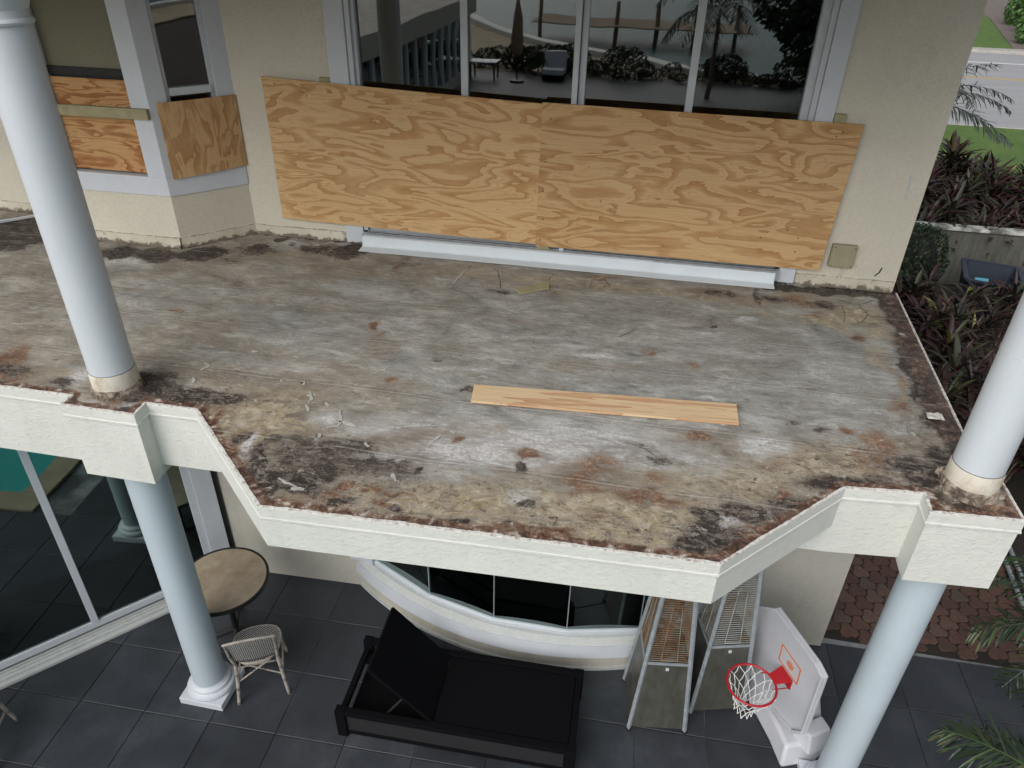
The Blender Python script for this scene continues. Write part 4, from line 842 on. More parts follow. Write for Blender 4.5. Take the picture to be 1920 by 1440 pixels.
# ================================================================== BOARDS AND LOOSE THINGS ON THE BALCONY
def board(name, quad, th, mat, label, cat, group=None, nrm=(0, -1, 0), bend=None, nx=1):
    """thin sheet; quad bl, br, tr, tl given as world points; the mesh is local to bl (grain axes x, z)"""
    q = [Vector(p) for p in quad]; o0 = q[0]; X = (q[1]-q[0]).normalized(); N = Vector(nrm).normalized(); Z = X.cross(-N).normalized()
    if Z.z < 0 and abs(N.z) < .5: Z = -Z
    Y = Z.cross(X)
    mw = Matrix((X, Y, Z)).transposed().to_4x4(); mw.translation = o0; inv = mw.inverted()
    loc = [inv @ p for p in q]; n_ = inv.to_3x3() @ N
    v = []; f = []; K = nx
    for i in range(K+1):
        a_ = loc[0].lerp(loc[1], i/K); b_ = loc[3].lerp(loc[2], i/K); of = Vector((0, 0, 0))
        if bend: of = n_*bend*math.sin(math.pi*i/K)
        v += [a_+of, b_+of, b_+of+n_*th, a_+of+n_*th]
    for i in range(K):
        for k_ in range(4): a_ = i*4+k_; b_ = i*4+(k_+1) % 4; f.append((a_, a_+4, b_+4, b_))
    f += [(0, 1, 2, 3), tuple(K*4+i for i in (3, 2, 1, 0))]
    o = MB().add(v, f).build(name, mat, world=False, bevel=.0015); o.matrix_world = mw
    o['u'] = 0; del o['u']
    return tag(o, label, cat, group)
GR = 'plywood sheets boarding up the windows'
o1 = board('plywood_sheet', [(.0, -.034, .185), (2.425, -.034, .153), (2.437, -.034, 1.352), (.0, -.034, 1.435)], .012, 'ply1', 'left of the two long plywood sheets screwed across the big window', 'plywood sheet', GR, nx=12, bend=.006)
o2 = board('plywood_sheet', [(2.418, -.049, .145), (4.845, -.049, .150), (4.90, -.049, 1.345), (2.432, -.049, 1.366)], .012, 'ply2', 'right of the two long plywood sheets, overlapping its neighbour beside the junction box', 'plywood sheet', GR, nx=12, bend=.004)
a_, b_, c_, d_ = sp(.05, .625, .02), sp(LS+.012, .655, .02), sp(LS+.01, 1.268, .02), sp(.05, 1.262, .02)
board('plywood_sheet', [a_, b_, c_, d_], .012, 'ply3', 'small plywood sheet with upright grain on the angled bay window', 'plywood sheet', GR, nrm=(nS.x, nS.y, 0), nx=8, bend=.015)
board('plywood_sheet', [(-1.70, -.452, .655), (-.985, -.452, .655), (-.995, -.452, 1.42), (-1.70, -.452, 1.42)], .012, 'ply4', 'reddish plywood sheet set in the black window opening of the bay', 'plywood sheet', GR)
board('batten', [(-1.72, -.530, 1.130), (-.79, -.530, 1.138), (-.79, -.530, 1.222), (-1.72, -.530, 1.218)], .036, 'greenwood', 'greenish lumber batten screwed across the reddish plywood of the bay', 'batten')
# screws
def screws(parent_o, pts, off):
    for (x_, z_) in pts:
        o = MB().lathe([(.006, 0), (.006, .002)], (0, 0, 0), 8).build('screw', 'dark', parent_o, world=False); o.rotation_euler = (R(90), 0, 0); o.location = (x_, off, z_)
screws(o1, [(.85, .05), (.9, 1.1), (.35, 1.15), (.38, 1.12), (1.6, .1), (.1, 1.2)], -.0135)
screws(o2, [(.09, 1.1), (.06, .75), (.05, .5), (.06, .25), (.04, .06), (.55, .45), (2.3, 1.1), (2.34, 1.13), (2.2, .15), (2.2, .27), (2.1, .33), (1.9, .25)], -.0135)
# wood blocks wedged behind the sheets
for lab, (x0, x1, z0, z1, mt) in (('green wood block showing above the top corner of the left plywood sheet', (.52, .615, 1.36, 1.452, 'greenwood')),
                                  ('green wood block showing above the right plywood sheet beside the white trim', (4.675, 4.76, 1.28, 1.405, 'greenwood')),
                                  ('green wood block below the seam between the long plywood sheets', (2.43, 2.54, .085, .20, 'greenwood')),
                                  ('small white shim under the long plywood sheets', (2.63, 2.672, .10, .2, 'white'))):
    tag(MB().box(x0, x1, -.046 if x0 > 2.4 and x0 < 2.7 else -.033, -.0301 if x0 < 4 and x0 > 2 else -.001, z0, z1).build('wood_block' if mt != 'white' else 'shim', mt, bevel=.002), lab, 'wood block' if mt != 'white' else 'shim')
# junction box
jb = empty('junction_box', (5.005, -.001, .285))
tag(jb, 'beige electrical junction box on the wall right of the plywood', 'junction box')
MB().box(-.098, .098, -.055, 0, -.095, .10).build('housing', 'beigebox', jb, world=False, bevel=.008)
MB().box(-.090, .090, -.060, -.0552, -.087, .092).build('cover', 'beigebox', jb, world=False, bevel=.003)
for x_, z_ in ((-.08, .082), (.08, .082), (-.08, -.077), (.08, -.077)): o = MB().lathe([(.005, 0), (.005, .002)], (0, 0, 0), 8).build('screw', 'dark', jb, world=False); o.rotation_euler = (R(90), 0, 0); o.location = (x_, -.0602, z_)
MB().tube([(.03, -.012, -.093), (.032, -.012, -.17), (.028, -.014, -.235)], .007, 6).build('conduit', 'stucco', jb, world=False)
# bits stuck to the wall near the right corner
tag(MB().tube([(5.352, -.004, .975), (5.358, -.006, .90), (5.355, -.004, .845)], .006, 6).tube([(5.352, -.004, .83), (5.362, -.004, .795)], .005, 6).build('wall_caulk', 'white'), 'white smear of caulk on the upper wall near the house corner', 'caulk')
tag(MB().tube([(5.31, -.003, .125), (5.335, -.008, .16), (5.345, -.01, .205)], .005, 6).build('wire_stub', 'darkmetal'), 'bent wire stub low on the wall by the corner', 'wire')
# fresh pine board on the deck
q = [(2.399, -2.4257), (4.064, -2.3132), (4.062, -2.093), (2.374, -2.232)]
zt = Vector((0, 0, 1))
board('pine_board', [(p[0], p[1], .004) for p in q], .016, 'plank', 'fresh pine board lying loose on the middle of the balcony floor', 'board', nrm=(0, 0, 1))
q = [(2.417, -.79), (2.637, -.635), (2.611, -.522), (2.363, -.721)]
wsb = board('wood_offcut', [(p[0], p[1], .004) for p in q], .014, 'greenwood', 'small greenish wood offcut on the deck in front of the window flashing', 'offcut', nrm=(0, 0, 1))
tag(MB().bar((-3.3, -.98, .035), (-2.62, -.12, .012), .035, .022).build('white_strip', 'white', bevel=.003), 'white perforated metal strip leaning on the deck at far left', 'metal strip')
# paper scrap
def crumple(name, x, y, s, seed, mat, label, cat):
    v = []; f = []; n = 7
    for i in range(n):
        for j in range(n):
            u, w_ = (i/(n-1)-.5)*s, (j/(n-1)-.5)*s*.7; e = mnoise.noise(Vector((u*25+seed, w_*25, seed)))
            v.append((x+u+e*.015, y+w_+e*.012, .012+.018*abs(e)))
    for i in range(n-1):
        for j in range(n-1): a_ = i*n+j; f.append((a_, a_+n, a_+n+1, a_+1))
    o = MB().add(v, f).build(name, mat); so_ = o.modifiers.new('s', 'SOLIDIFY'); so_.thickness = .002
    return tag(o, label, cat)
crumple('paper_scrap', 5.29, -1.955, .10, 4, 'paper', 'crumpled white paper scrap near the right edge of the balcony', 'paper scrap')
# white putty drips and flakes
FL = [[(1.350,-2.527),(1.388,-2.563),(1.403,-2.654)], [(1.351,-2.571),(1.399,-2.554)], [(0.504,-2.339),(0.551,-2.372),(0.535,-2.433)], [(0.324,-2.423),(0.344,-2.404)], [(0.422,-2.130),(0.455,-2.130)], [(0.732,-2.122),(0.787,-2.125)], [(0.503,-1.917),(0.549,-1.940)], [(1.044,-2.127),(1.094,-2.131)], [(1.617,-2.673),(1.675,-2.790),(1.607,-2.833)], [(1.675,-2.790),(1.783,-2.822)], [(1.675,-2.790),(1.671,-2.847),(1.609,-2.861)], [(1.598,-2.930),(1.612,-2.970)], [(2.137,-3.198),(2.178,-3.255)], [(2.255,-2.924),(2.274,-2.857),(2.304,-2.802)], [(1.115,-2.447),(1.110,-2.428)], [(0.532,-2.531),(0.571,-2.590)], [(1.253,-2.436),(1.262,-2.414),(1.274,-2.458)], [(2.388,-2.092),(2.435,-2.102)], [(1.687,-2.187),(1.732,-2.155)], [(1.923,-2.997),(1.890,-2.962)], [(3.744,-2.742),(3.799,-2.710)], [(3.958,-2.325),(3.991,-2.306)], [(5.346,-0.795),(5.392,-0.811)], [(4.929,-1.968),(4.966,-1.978)], [(3.292,-2.449),(3.336,-2.422)], [(2.350,-2.742),(2.378,-2.758)], [(2.059,-2.761),(2.161,-2.722),(2.257,-2.706)], [(1.547,-3.364),(1.599,-3.394),(1.671,-3.410)], [(1.648,-3.433),(1.721,-3.426)], [(1.499,-2.620),(1.542,-2.653)], [(1.394,-2.674),(1.429,-2.727)], [(1.816,-0.797),(1.840,-0.570),(1.865,-0.366)], [(3.913,-2.050),(3.971,-2.038)]]
TL = [[(4.925,-0.438),(5.009,-0.378),(5.002,-0.556),(4.972,-0.703)], [(4.984,-0.283),(5.148,-0.346),(5.184,-0.514),(5.104,-0.672)], [(5.157,-0.344),(5.301,-0.209)], [(2.085,-0.313),(2.138,-0.360),(2.195,-0.542),(2.232,-0.699)], [(2.970,-0.524),(2.967,-0.359),(3.079,-0.333),(3.137,-0.485)], [(2.600,-0.446),(2.624,-0.326),(2.739,-0.379)], [(4.326,-0.333),(4.357,-0.460)], [(4.561,-0.341),(4.638,-0.405)], [(3.866,-0.399),(3.952,-0.421)], [(4.797,-1.090),(4.903,-1.025),(4.973,-1.050)], [(3.397,-2.632),(3.508,-2.671),(3.603,-2.753)], [(3.262,-1.334),(3.373,-1.188)]]

random.seed(11)
M['putty'] = plain('dried putty', (.43, .42, .38), .85, 0, .35, 25)
for i, pl in enumerate(FL):
    pts = [Vector((a_, b_)) for a_, b_ in pl]
    q = [pts[0]]
    for a_, b_ in zip(pts[:-1], pts[1:]):
        n_ = max(1, int((b_-a_).length/.02)); q += [a_.lerp(b_, (k_+1)/n_) for k_ in range(n_)]
    L_ = []; R_ = []; n = len(q)
    for j, p in enumerate(q):
        d_ = (q[min(j+1, n-1)]-q[max(j-1, 0)]).normalized(); nn_ = Vector((d_.y, -d_.x)); j_ = Vector((random.uniform(-1, 1), random.uniform(-1, 1)))*.004
        w_ = random.uniform(.003, .010)*(.5+math.sin(math.pi*(j+.5)/n)); L_.append(p+nn_*w_+j_); R_.append(p-nn_*w_*random.uniform(.6, 1.2)+j_)
    poly = [(p.x, p.y) for p in L_]+[(p.x, p.y) for p in reversed(R_)]
    tag(MB().prism(poly, .0005, .0025).build('putty_flake', 'putty'), 'dried white putty flake stuck to the balcony floor', 'putty flake', 'white putty flakes scattered over the balcony floor')
mb = MB()
for pl in TL:
    pts = [Vector((a_, b_)) for a_, b_ in pl]; q = []
    for a_, b_ in zip(pts[:-1], pts[1:]):
        n_ = max(1, int((b_-a_).length/.025)); q += [a_.lerp(b_, k_/n_) for k_ in range(n_)]
    q.append(pts[-1])
    mb.tube([(p.x+random.uniform(-.004, .004), p.y+random.uniform(-.004, .004), .001) for p in q], [random.uniform(.002, .0045) for _ in q], 5)
mb.v = [(a_, b_, c_*.35) for a_, b_, c_ in mb.v]
t = NT('tar strings'); t.fin(t.ramp(t.noise(t.geo(), 30, 4), [(.4, (.07, .05, .035)), (.6, (.17, .13, .09))]), .9); M['tar'] = t.m
tag(mb.build('tar_string', 'tar', deck), kind='stuff')

# ================================================================== UNDER THE BALCONY
# bistro table
tb = empty('bistro_table', (.059, -2.20, FLOOR))
tag(tb, 'round bistro table with tan mottled top and black rim behind the lower column', 'table')
t = NT('tan table top'); a = t.noise(t.geo(), 9, 6, .65); b_ = t.noise(t.geo(), 2.5, 3); t.fin(t.ramp(t.ma('ADD', t.ma('MULTIPLY', a, .6), t.ma('MULTIPLY', b_, .4)), [(.35, (.27, .205, .14)), (.65, (.44, .36, .27))]), .45); M['tabletop'] = t.m
MB().lathe([(.372, .735), (.374, .742), (.372, .748)], (0, 0, 0), 64).build('tabletop', 'tabletop', tb, smooth=True, world=False)
MB().lathe([(.3725, .72), (.392, .72), (.396, .735), (.392, .751), (.3745, .751), (.3745, .74)], (0, 0, 0), 64, cap=False).build('rim', 'darkmetal', tb, smooth=True, world=False)
MB().lathe([(.026, .04), (.026, .715), (.06, .719)], (0, 0, 0), 16).build('pedestal', 'darkmetal', tb, smooth=True, world=False)
for i in range(4):
    a_ = R(45+90*i)-.3; MB().tube([(.02*math.cos(a_), .02*math.sin(a_), .10), (.18*math.cos(a_), .18*math.sin(a_), .06), (.33*math.cos(a_), .33*math.sin(a_), .02)], [.024, .02, .018], 8).build('foot', 'darkmetal', tb, smooth=True, world=False)
# bistro chair
def weave(name, back):
    t = NT(name); v = t.co('Object', (58, 58, 58), rot=(R(90), 0, 0) if back else (0, 0, R(45)))
    nd = t.n('ShaderNodeTexVoronoi'); nd.voronoi_dimensions = '2D'; t.set(nd.inputs['Vector'], v); nd.inputs['Scale'].default_value = 1; nd.inputs['Randomness'].default_value = .15
    w1 = nd.outputs['Distance']
    return t, w1
t, w1 = weave('woven dot back', True)
t.fin(t.mix(t.ramp(w1, [(.27, 1), (.36, 0)]), (.035, .035, .04), (.55, .53, .50)), .6, t.bump(w1, -.6, .003)); M['weave_back'] = t.m
t, w1 = weave('woven dot seat', False)
t.fin(t.mix(t.ramp(w1, [(.24, 1), (.33, 0)]), (.03, .03, .035), (.55, .54, .52)), .6, t.bump(w1, -.6, .003)); M['weave'] = t.m
t = NT('rattan with dark bindings'); g_ = t.co('Object'); s_ = t.n('ShaderNodeSeparateXYZ'); t.set(s_.inputs[0], g_)
wr = t.ramp(t.ma('FRACT', t.ma('MULTIPLY', s_.outputs[2], 6.5)), [(.0, 1), (.18, 1), (.2, 0)]); st = t.ramp(t.ma('FRACT', t.ma('MULTIPLY', s_.outputs[2], 75)), [(.45, 0), (.5, 1)])
c = t.ramp(t.noise(g_, 22, 4), [(.3, (.25, .22, .185)), (.7, (.42, .385, .34))]); c = t.mix(t.ma('MULTIPLY', wr, st), c, (.03, .028, .03)); t.fin(c, .6); M['rattan'] = t.m
def make_chair():
    r = empty('bistro_chair', (0, 0, 0))
    # local: +y = facing, seat centre at origin, back toward -y
    outline = []
    for i in range(32):
        a_ = 2*math.pi*i/32; e = .78; x_ = math.copysign(abs(math.cos(a_))**e, math.cos(a_))*.205; y_ = math.copysign(abs(math.sin(a_))**e, math.sin(a_))*.20
        outline.append((x_*(1+.10*y_/.2), y_))
    MB().prism(outline, .440, .462).build('seat', 'weave', r, bevel=.008, world=False)
    MB().tube([(x_*1.02, y_*1.02, .448) for x_, y_ in outline], .013, 8, closed=True).build('seat_frame', 'rattan', r, smooth=True, world=False)
    # backrest: curved woven panel between two posts
    v = []; f = []; nx, nz = 14, 8
    for j in range(nz+1):
        for i in range(nx+1):
            u = i/nx*2-1; s_ = j/nz; x_ = u*(.195+.01*s_); y_ = -.19-.10*s_-.035*(1-u*u)*1.0; z_ = .50+s_*(.34+.05*(1-u*u))
            v.append((x_, y_, z_))
    for j in range(nz):
        for i in range(nx): a_ = j*(nx+1)+i; f.append((a_, a_+1, a_+nx+2, a_+nx+1))
    bk = MB().add(v, f).build('backrest', 'weave_back', r, smooth=True, world=False); so_ = bk.modifiers.new('s', 'SOLIDIFY'); so_.thickness = .012
    top = [v[nz*(nx+1)+i] for i in range(nx+1)]
    MB().tube([(.0+p[0]*1.06, p[1], p[2]+.004) for p in top], .011, 8).build('top_rail', 'rattan', bk, smooth=True, world=False)
    for s_ in (-1, 1):
        MB().tube([(s_*.205, -.29, .85), (s_*.20, -.24, .62), (s_*.185, -.18, .44), (s_*.20, -.21, .22), (s_*.225, -.265, .0)], [.012, .014, .017, .017, .015], 8).build('leg', 'rattan', r, smooth=True, world=False)
        MB().tube([(s_*.17, .16, .45), (s_*.19, .19, .22), (s_*.21, .225, 0)], [.016, .017, .015], 8).build('leg', 'rattan', r, smooth=True, world=False)
        MB().tube([(s_*.185, -.18, .40), (s_*.19, -.09, .30), (s_*.20, -.23, .12)], .008, 6).build('brace', 'rattan', r, smooth=True, world=False)
        MB().tube([(s_*.20, -.215, .20), (s_*.195, .20, .20)], .009, 6).build('stretcher', 'rattan', r, smooth=True, world=False)
        MB().tube([(s_*.20, -.20, .22), (-s_*.12, -.17, .42)], .008, 6).build('brace', 'rattan', r, smooth=True, world=False)
    MB().tube([(-.195, -.02, .20), (.195, -.02, .20)], .008, 6).build('stretcher', 'rattan', r, smooth=True, world=False)
    return r
ch = make_chair(); ch.location = (.505, -2.545, FLOOR); ch.rotation_euler = (0, 0, R(26)); ch.scale = (.92, .92, .94)
tag(ch, 'black and white woven bistro chair with rattan legs beside the column foot', 'chair', 'rattan bistro chairs on the patio')
ch2 = copy_tree(ch); ch2.location = (-1.42, -3.62, FLOOR); ch2.rotation_euler = (0, 0, R(20)); ch2['label'] = 'bistro chair at the left edge of the photo, only one leg showing'
# daybed / sun lounger
sb = empty('sun_lounger', (2.33, -2.55, FLOOR))
sb.rotation_euler = (0, 0, R(1.2))
tag(sb, 'black wicker sun lounger with its backrest raised in front of the bow window', 'sun lounger')
hx, hy, zt_ = .965, .345, .32
fm = MB()
for y_ in (-hy, hy): fm.box(-hx, hx, y_-.03, y_+.03, zt_-.05, zt_); fm.box(-hx, hx, y_-.022, y_+.022, .03, .07)
for x_ in (-hx, hx-.05): fm.box(x_, x_+.05, -hy+.031, hy-.031, zt_-.05 if x_ > 0 else zt_-.12, zt_-.001 if x_ > 0 else zt_-.07)
fm.build('frame', 'black', sb, world=False, bevel=.006)
for x_ in (-hx-.012, hx-.075):
    for y_ in (-hy-.036, hy-.036): MB().box(x_, x_+.085, y_, y_+.072, 0, zt_+.004).build('leg', 'black', sb, world=False, bevel=.006)
for y_ in (-hy, hy): MB().box(-hx+.075, hx-.08, y_-.012, y_+.012, .071, zt_-.051).build('side_panel', 'blackband', sb, world=False)
MB().box(hx-.04, hx-.02, -hy+.04, hy-.04, .03, zt_-.051).build('end_panel', 'blackband', sb, world=False)
MB().box(-.175, hx-.055, -hy+.033, hy-.033, zt_-.045, zt_-.012).build('bed_surface', 'black', sb, world=False, bevel=.006)
MB().box(-hx+.05, -.18, -hy+.033, hy-.033, .10, .115).build('under_tray', 'black', sb, world=False)
bA_ = R(48); bl_ = .72
bx = MB().box(-bl_, 0, -hy+.033, hy-.033, -.03, .0).build('backrest', 'black', sb, world=False, bevel=.006); bx.location = (-.18, 0, zt_-.015); bx.rotation_euler = (0, bA_, 0)
for y_ in (-hy+.036, hy-.036): MB().tube([(-.42, y_*.9, zt_+.18), (-.62, y_*.9, zt_-.14)], .009, 6).build('support_strut', 'blackband', sb, world=False)
# patio heaters
t = NT('smoked steel panel'); v = t.geo(); a = t.noise(v, 6, 5, .65); b_ = t.noise(t.geo((8, 8, 1)), 3, 5, .7)
t.fin(t.ramp(t.ma('ADD', t.ma('MULTIPLY', a, .5), t.ma('MULTIPLY', b_, .5)), [(.35, (.055, .055, .046)), (.65, (.11, .11, .095))]), t.ramp(a, [(.3, .3), (.7, .5)]), t.bump(b_, .15, .004), metal=.25); M['heatpanel'] = t.m
t = NT('rusty wire'); a = t.noise(t.geo(), 7, 5, .7); rr = t.rnd(); t.fin(t.ramp(t.ma('ADD', a, 0), [(.38, (.30, .28, .24)), (.52, (.30, .20, .12)), (.66, (.16, .07, .035))]), .6, metal=.2); M['rustwire'] = t.m
t = NT('pale wire'); a = t.noise(t.geo(), 7, 5, .7); t.fin(t.ramp(a, [(.45, (.46, .48, .46)), (.65, (.34, .28, .19))]), .5, metal=.3); M['palewire'] = t.m
t = NT('rust streaked glass tube'); a = t.noise(t.geo((3, 3, .8)), 4, 5, .7); t.fin(t.ramp(a, [(.4, (.09, .075, .06)), (.6, (.16, .08, .05))]), .3); M['tubeglass'] = t.m
def make_heater(wire, rust):
    r = empty('patio_heater', (0, 0, 0)); h0, h1, z1 = .234, .075, 2.15
    hw = lambda z: h0+(h1-h0)*z/z1
    hb = .79
    for sx, sy in ((-1, -1), (1, -1), (1, 1), (-1, 1)):
        MB().bar((sx*hw(.0), sy*hw(0), .0), (sx*hw(z1), sy*hw(z1), z1), .030, .030, up=(1, 1, 0)).build('post', 'galv', r, world=False, bevel=.004)
        MB().lathe([(.02, 0), (.022, .02), (.014, .028)], (sx*hw(0)*1.0, sy*hw(0)*1.0, -.001), 12).build('foot', 'darkmetal', r, world=False)
    for k_ in range(4):
        rot = Matrix.Rotation(k_*math.pi/2, 4, 'Z')
        def T(x_, z_, o_=0): return rot @ Vector((x_, -hw(z_)+o_, z_))
        a_ = hw(.04)-.018; b2 = hw(hb)-.014
        MB().slab([T(-a_, .04, -.002), T(a_, .04, -.002), T(b2, hb, -.002), T(-b2, hb, -.002)], rot @ Vector((0, 1, 0)), .004).build('panel', 'heatpanel', r, world=False)
        MB().bar(T(-b2, hb+.012, -.006), T(b2, hb+.012, -.006), .012, .022).build('panel_rail', 'galv', r, world=False)
        g_ = MB(); z_ = hb+.035
        while z_ < z1-.05:
            w_ = hw(z_)-.012; g_.bar(T(-w_, z_, .004), T(w_, z_, .004), .005, .0055); z_ += .0235
        g_.build('grille', wire, r, world=False)
        g_ = MB(); w_ = hw(hb)*.36
        g_.tube([T(-w_, hb+.06, -.012), T(-w_*.55, hb+.62, -.010), T(w_*.55, hb+.62, -.010), T(w_, hb+.06, -.012), T(-w_, hb+.06, -.012)], .004, 6).build('guard_loop', wire, r, world=False)
    MB().box(-hw(hb)+.02, hw(hb)-.02, -hw(hb)+.02, hw(hb)-.02, hb-.004, hb).build('deck_plate', 'heatpanel', r, world=False)
    MB().lathe([(.045, hb), (.045, z1-.03)], (0, 0, 0), 20).build('glass_tube', 'tubeglass', r, smooth=True, world=False)
    MB().lathe([(.02, -.02), (.10, 0), (.11, .015), (.06, .04), (.005, .05)], (0, 0, z1), 4).build('top_cap', 'galv', r, world=False)
    MB().box(-.012, .012, -hw(hb-.04)-.012, -hw(hb-.04)-.001, hb-.06, hb-.035).build('latch', 'white', r, world=False)
    return r
h1_ = make_heater('rustwire', True); h1_.location = (3.918, -2.145, FLOOR); h1_.rotation_euler = (0, 0, R(8))
tag(h1_, 'pyramid patio heater with rusty brown grille bars, nearer the sun lounger', 'patio heater', 'pyramid patio heaters')
h2_ = make_heater('palewire', False); h2_.location = (4.395, -1.875, FLOOR); h2_.rotation_euler = (0, 0, R(15))
tag(h2_, 'pyramid patio heater with pale grille bars beside the basketball hoop', 'patio heater', 'pyramid patio heaters')
# peeling board leaning behind heater 1
# poolside basketball hoop
HB = Vector((4.88, -2.17, FLOOR)); hoop = empty('basketball_hoop', HB)
hoop.rotation_euler = (0, 0, math.atan2(-.894, .447))    # local x along the board, local y = away behind it
tag(hoop, 'white plastic poolside basketball hoop with red rim and orange square', 'basketball hoop')
# local coords: x lateral (towards camera right/near), y = behind board (+), rim toward -y
ol = [(-.50, .34), (-.50, .98), (-.30, 1.165), (.22, 1.165), (.325, 1.13), (.34, .46), (.24, .33), (-.02, .255), (-.30, .25)]
v = [(x_, 0, z_) for x_, z_ in ol]
bd = MB().slab(v, (0, 1, 0), .03).build('backboard', 'plastic', hoop, world=False, bevel=.006)
# raised flange round the board
mb = MB(); n = len(ol); cxm_, czm_ = -.08, .68
for i in range(n):
    a_, b2 = ol[i], ol[(i+1) % n]
    ia = (cxm_+(a_[0]-cxm_)*.955, czm_+(a_[1]-czm_)*.955); ib = (cxm_+(b2[0]-cxm_)*.955, czm_+(b2[1]-czm_)*.955)
    mb.slab([(a_[0], -.028, a_[1]), (b2[0], -.028, b2[1]), (ib[0], -.028, ib[1]), (ia[0], -.028, ia[1])], (0, 1, 0), .0275)
mb.build('board_flange', 'plastic', hoop, world=False, bevel=.004)
mb = MB()
for (a_, b2) in (((-.135, .925), (.105, .925)), ((.105, .925), (.115, .76)), ((.115, .76), (-.125, .76)), ((-.125, .76), (-.135, .925))):
    mb.bar((a_[0], -.0015, a_[1]), (b2[0], -.0015, b2[1]), .003, .011)
mb.build('target_square', 'orange', hoop, world=False)
mb = MB()      # ball logo: striped half ball
for i in range(5):
    x_ = -.035+i*.016; hh = .035*math.sqrt(max(.1, 1-((i-2)/2.6)**2)); mb.bar((x_, -.0015, .84-hh), (x_+.004, -.0015, .84+hh*.9), .003, .010)
mb.build('ball_mark', 'orange', hoop, world=False)
# base tank, pedestal
mb = MB(); bt = [(-.78, -.10), (-.72, .34), (.30, .36), (.40, .10), (.34, -.14), (.14, -.12)]
lo = [(x_, y_) for x_, y_ in [(-.76, .0), (-.70, .42), (.26, .44), (.36, .20), (.33, -.10), (.10, -.06)]]
def loft(mb, l1, z1_, l2, z2_):
    n = len(l1); mb.add([(x_, y_, z1_) for x_, y_ in l1]+[(x_, y_, z2_) for x_, y_ in l2], [tuple(range(n))[::-1], tuple(range(n, 2*n))]+[(i, (i+1) % n, n+(i+1) % n, n+i) for i in range(n)]); return mb
up_ = [(.02+(x_+.15)*.86-.17, .17+(y_-.17)*.80) for x_, y_ in lo]
mb = loft(MB(), lo, 0, up_, .19); mb.build('base_tank', 'plastic', hoop, world=False, bevel=.025, smooth=True)
mb = loft(MB(), [(-.30, .06), (-.30, .36), (.16, .36), (.16, .06)], .19, [(-.22, .031), (-.22, .16), (.10, .16), (.10, .031)], .95)
mb.build('support', 'plastic', hoop, world=False, bevel=.015)
mb = loft(MB(), [(.18, .05), (.16, .36), (.34, .36), (.36, .10)], .14, [(.20, .07), (.18, .30), (.30, .30), (.32, .10)], .34); mb.build('side_bin', 'plastic', hoop, world=False, bevel=.015)
# rim bracket, rim, net
zr = .715
MB().slab([(-.075, -.004, zr+.03), (.075, -.004, zr+.03), (.05, -.13, zr+.008), (-.05, -.13, zr+.008)], (0, 0, -1), .008).box(-.075, .075, -.010, -.002, zr-.08, zr+.03).bar((-.06, -.01, zr-.07), (-.08, -.18, zr-.004), .008, .008).bar((.06, -.01, zr-.07), (.08, -.18, zr-.004), .008, .008).build('bracket', 'red', hoop, world=False, bevel=.002)
rc = Vector((0, -.315, zr)); rr_ = .187
rim = MB().tube([(rc.x+rr_*math.cos(2*math.pi*i/48), rc.y+rr_*math.sin(2*math.pi*i/48), rc.z) for i in range(48)], .0095, 10, closed=True).build('rim', 'red', hoop, world=False, smooth=True)
mb = MB(); K = 12; lev = [(rr_, 0), (rr_*.86, -.07), (rr_*.68, -.14), (rr_*.50, -.20), (rr_*.42, -.26), (rr_*.44, -.32)]
def np_(i, l):
    r_, z_ = lev[l]; a_ = 2*math.pi*(i+.5*(l % 2))/K; wv = 1+.08*math.sin(i*2.1+l); return Vector((rc.x+r_*wv*math.cos(a_), rc.y+r_*wv*math.sin(a_), rc.z+z_+.008*math.sin(i*1.7)))
for l in range(len(lev)-1):
    for i in range(K):
        j1 = i if l % 2 == 0 else i; j2 = (i-1) % K if l % 2 == 0 else (i+1) % K
        for j in (j1, j2): 
            a_, b2 = np_(i, l), np_(j, l+1); m_ = (a_+b2)/2; m_.x += (rc.x-m_.x)*.05; m_.y += (rc.y-m_.y)*.05
            mb.tube([a_, m_, b2], .0032, 5, cap=False)
mb.build('net', 'net', hoop, world=False)

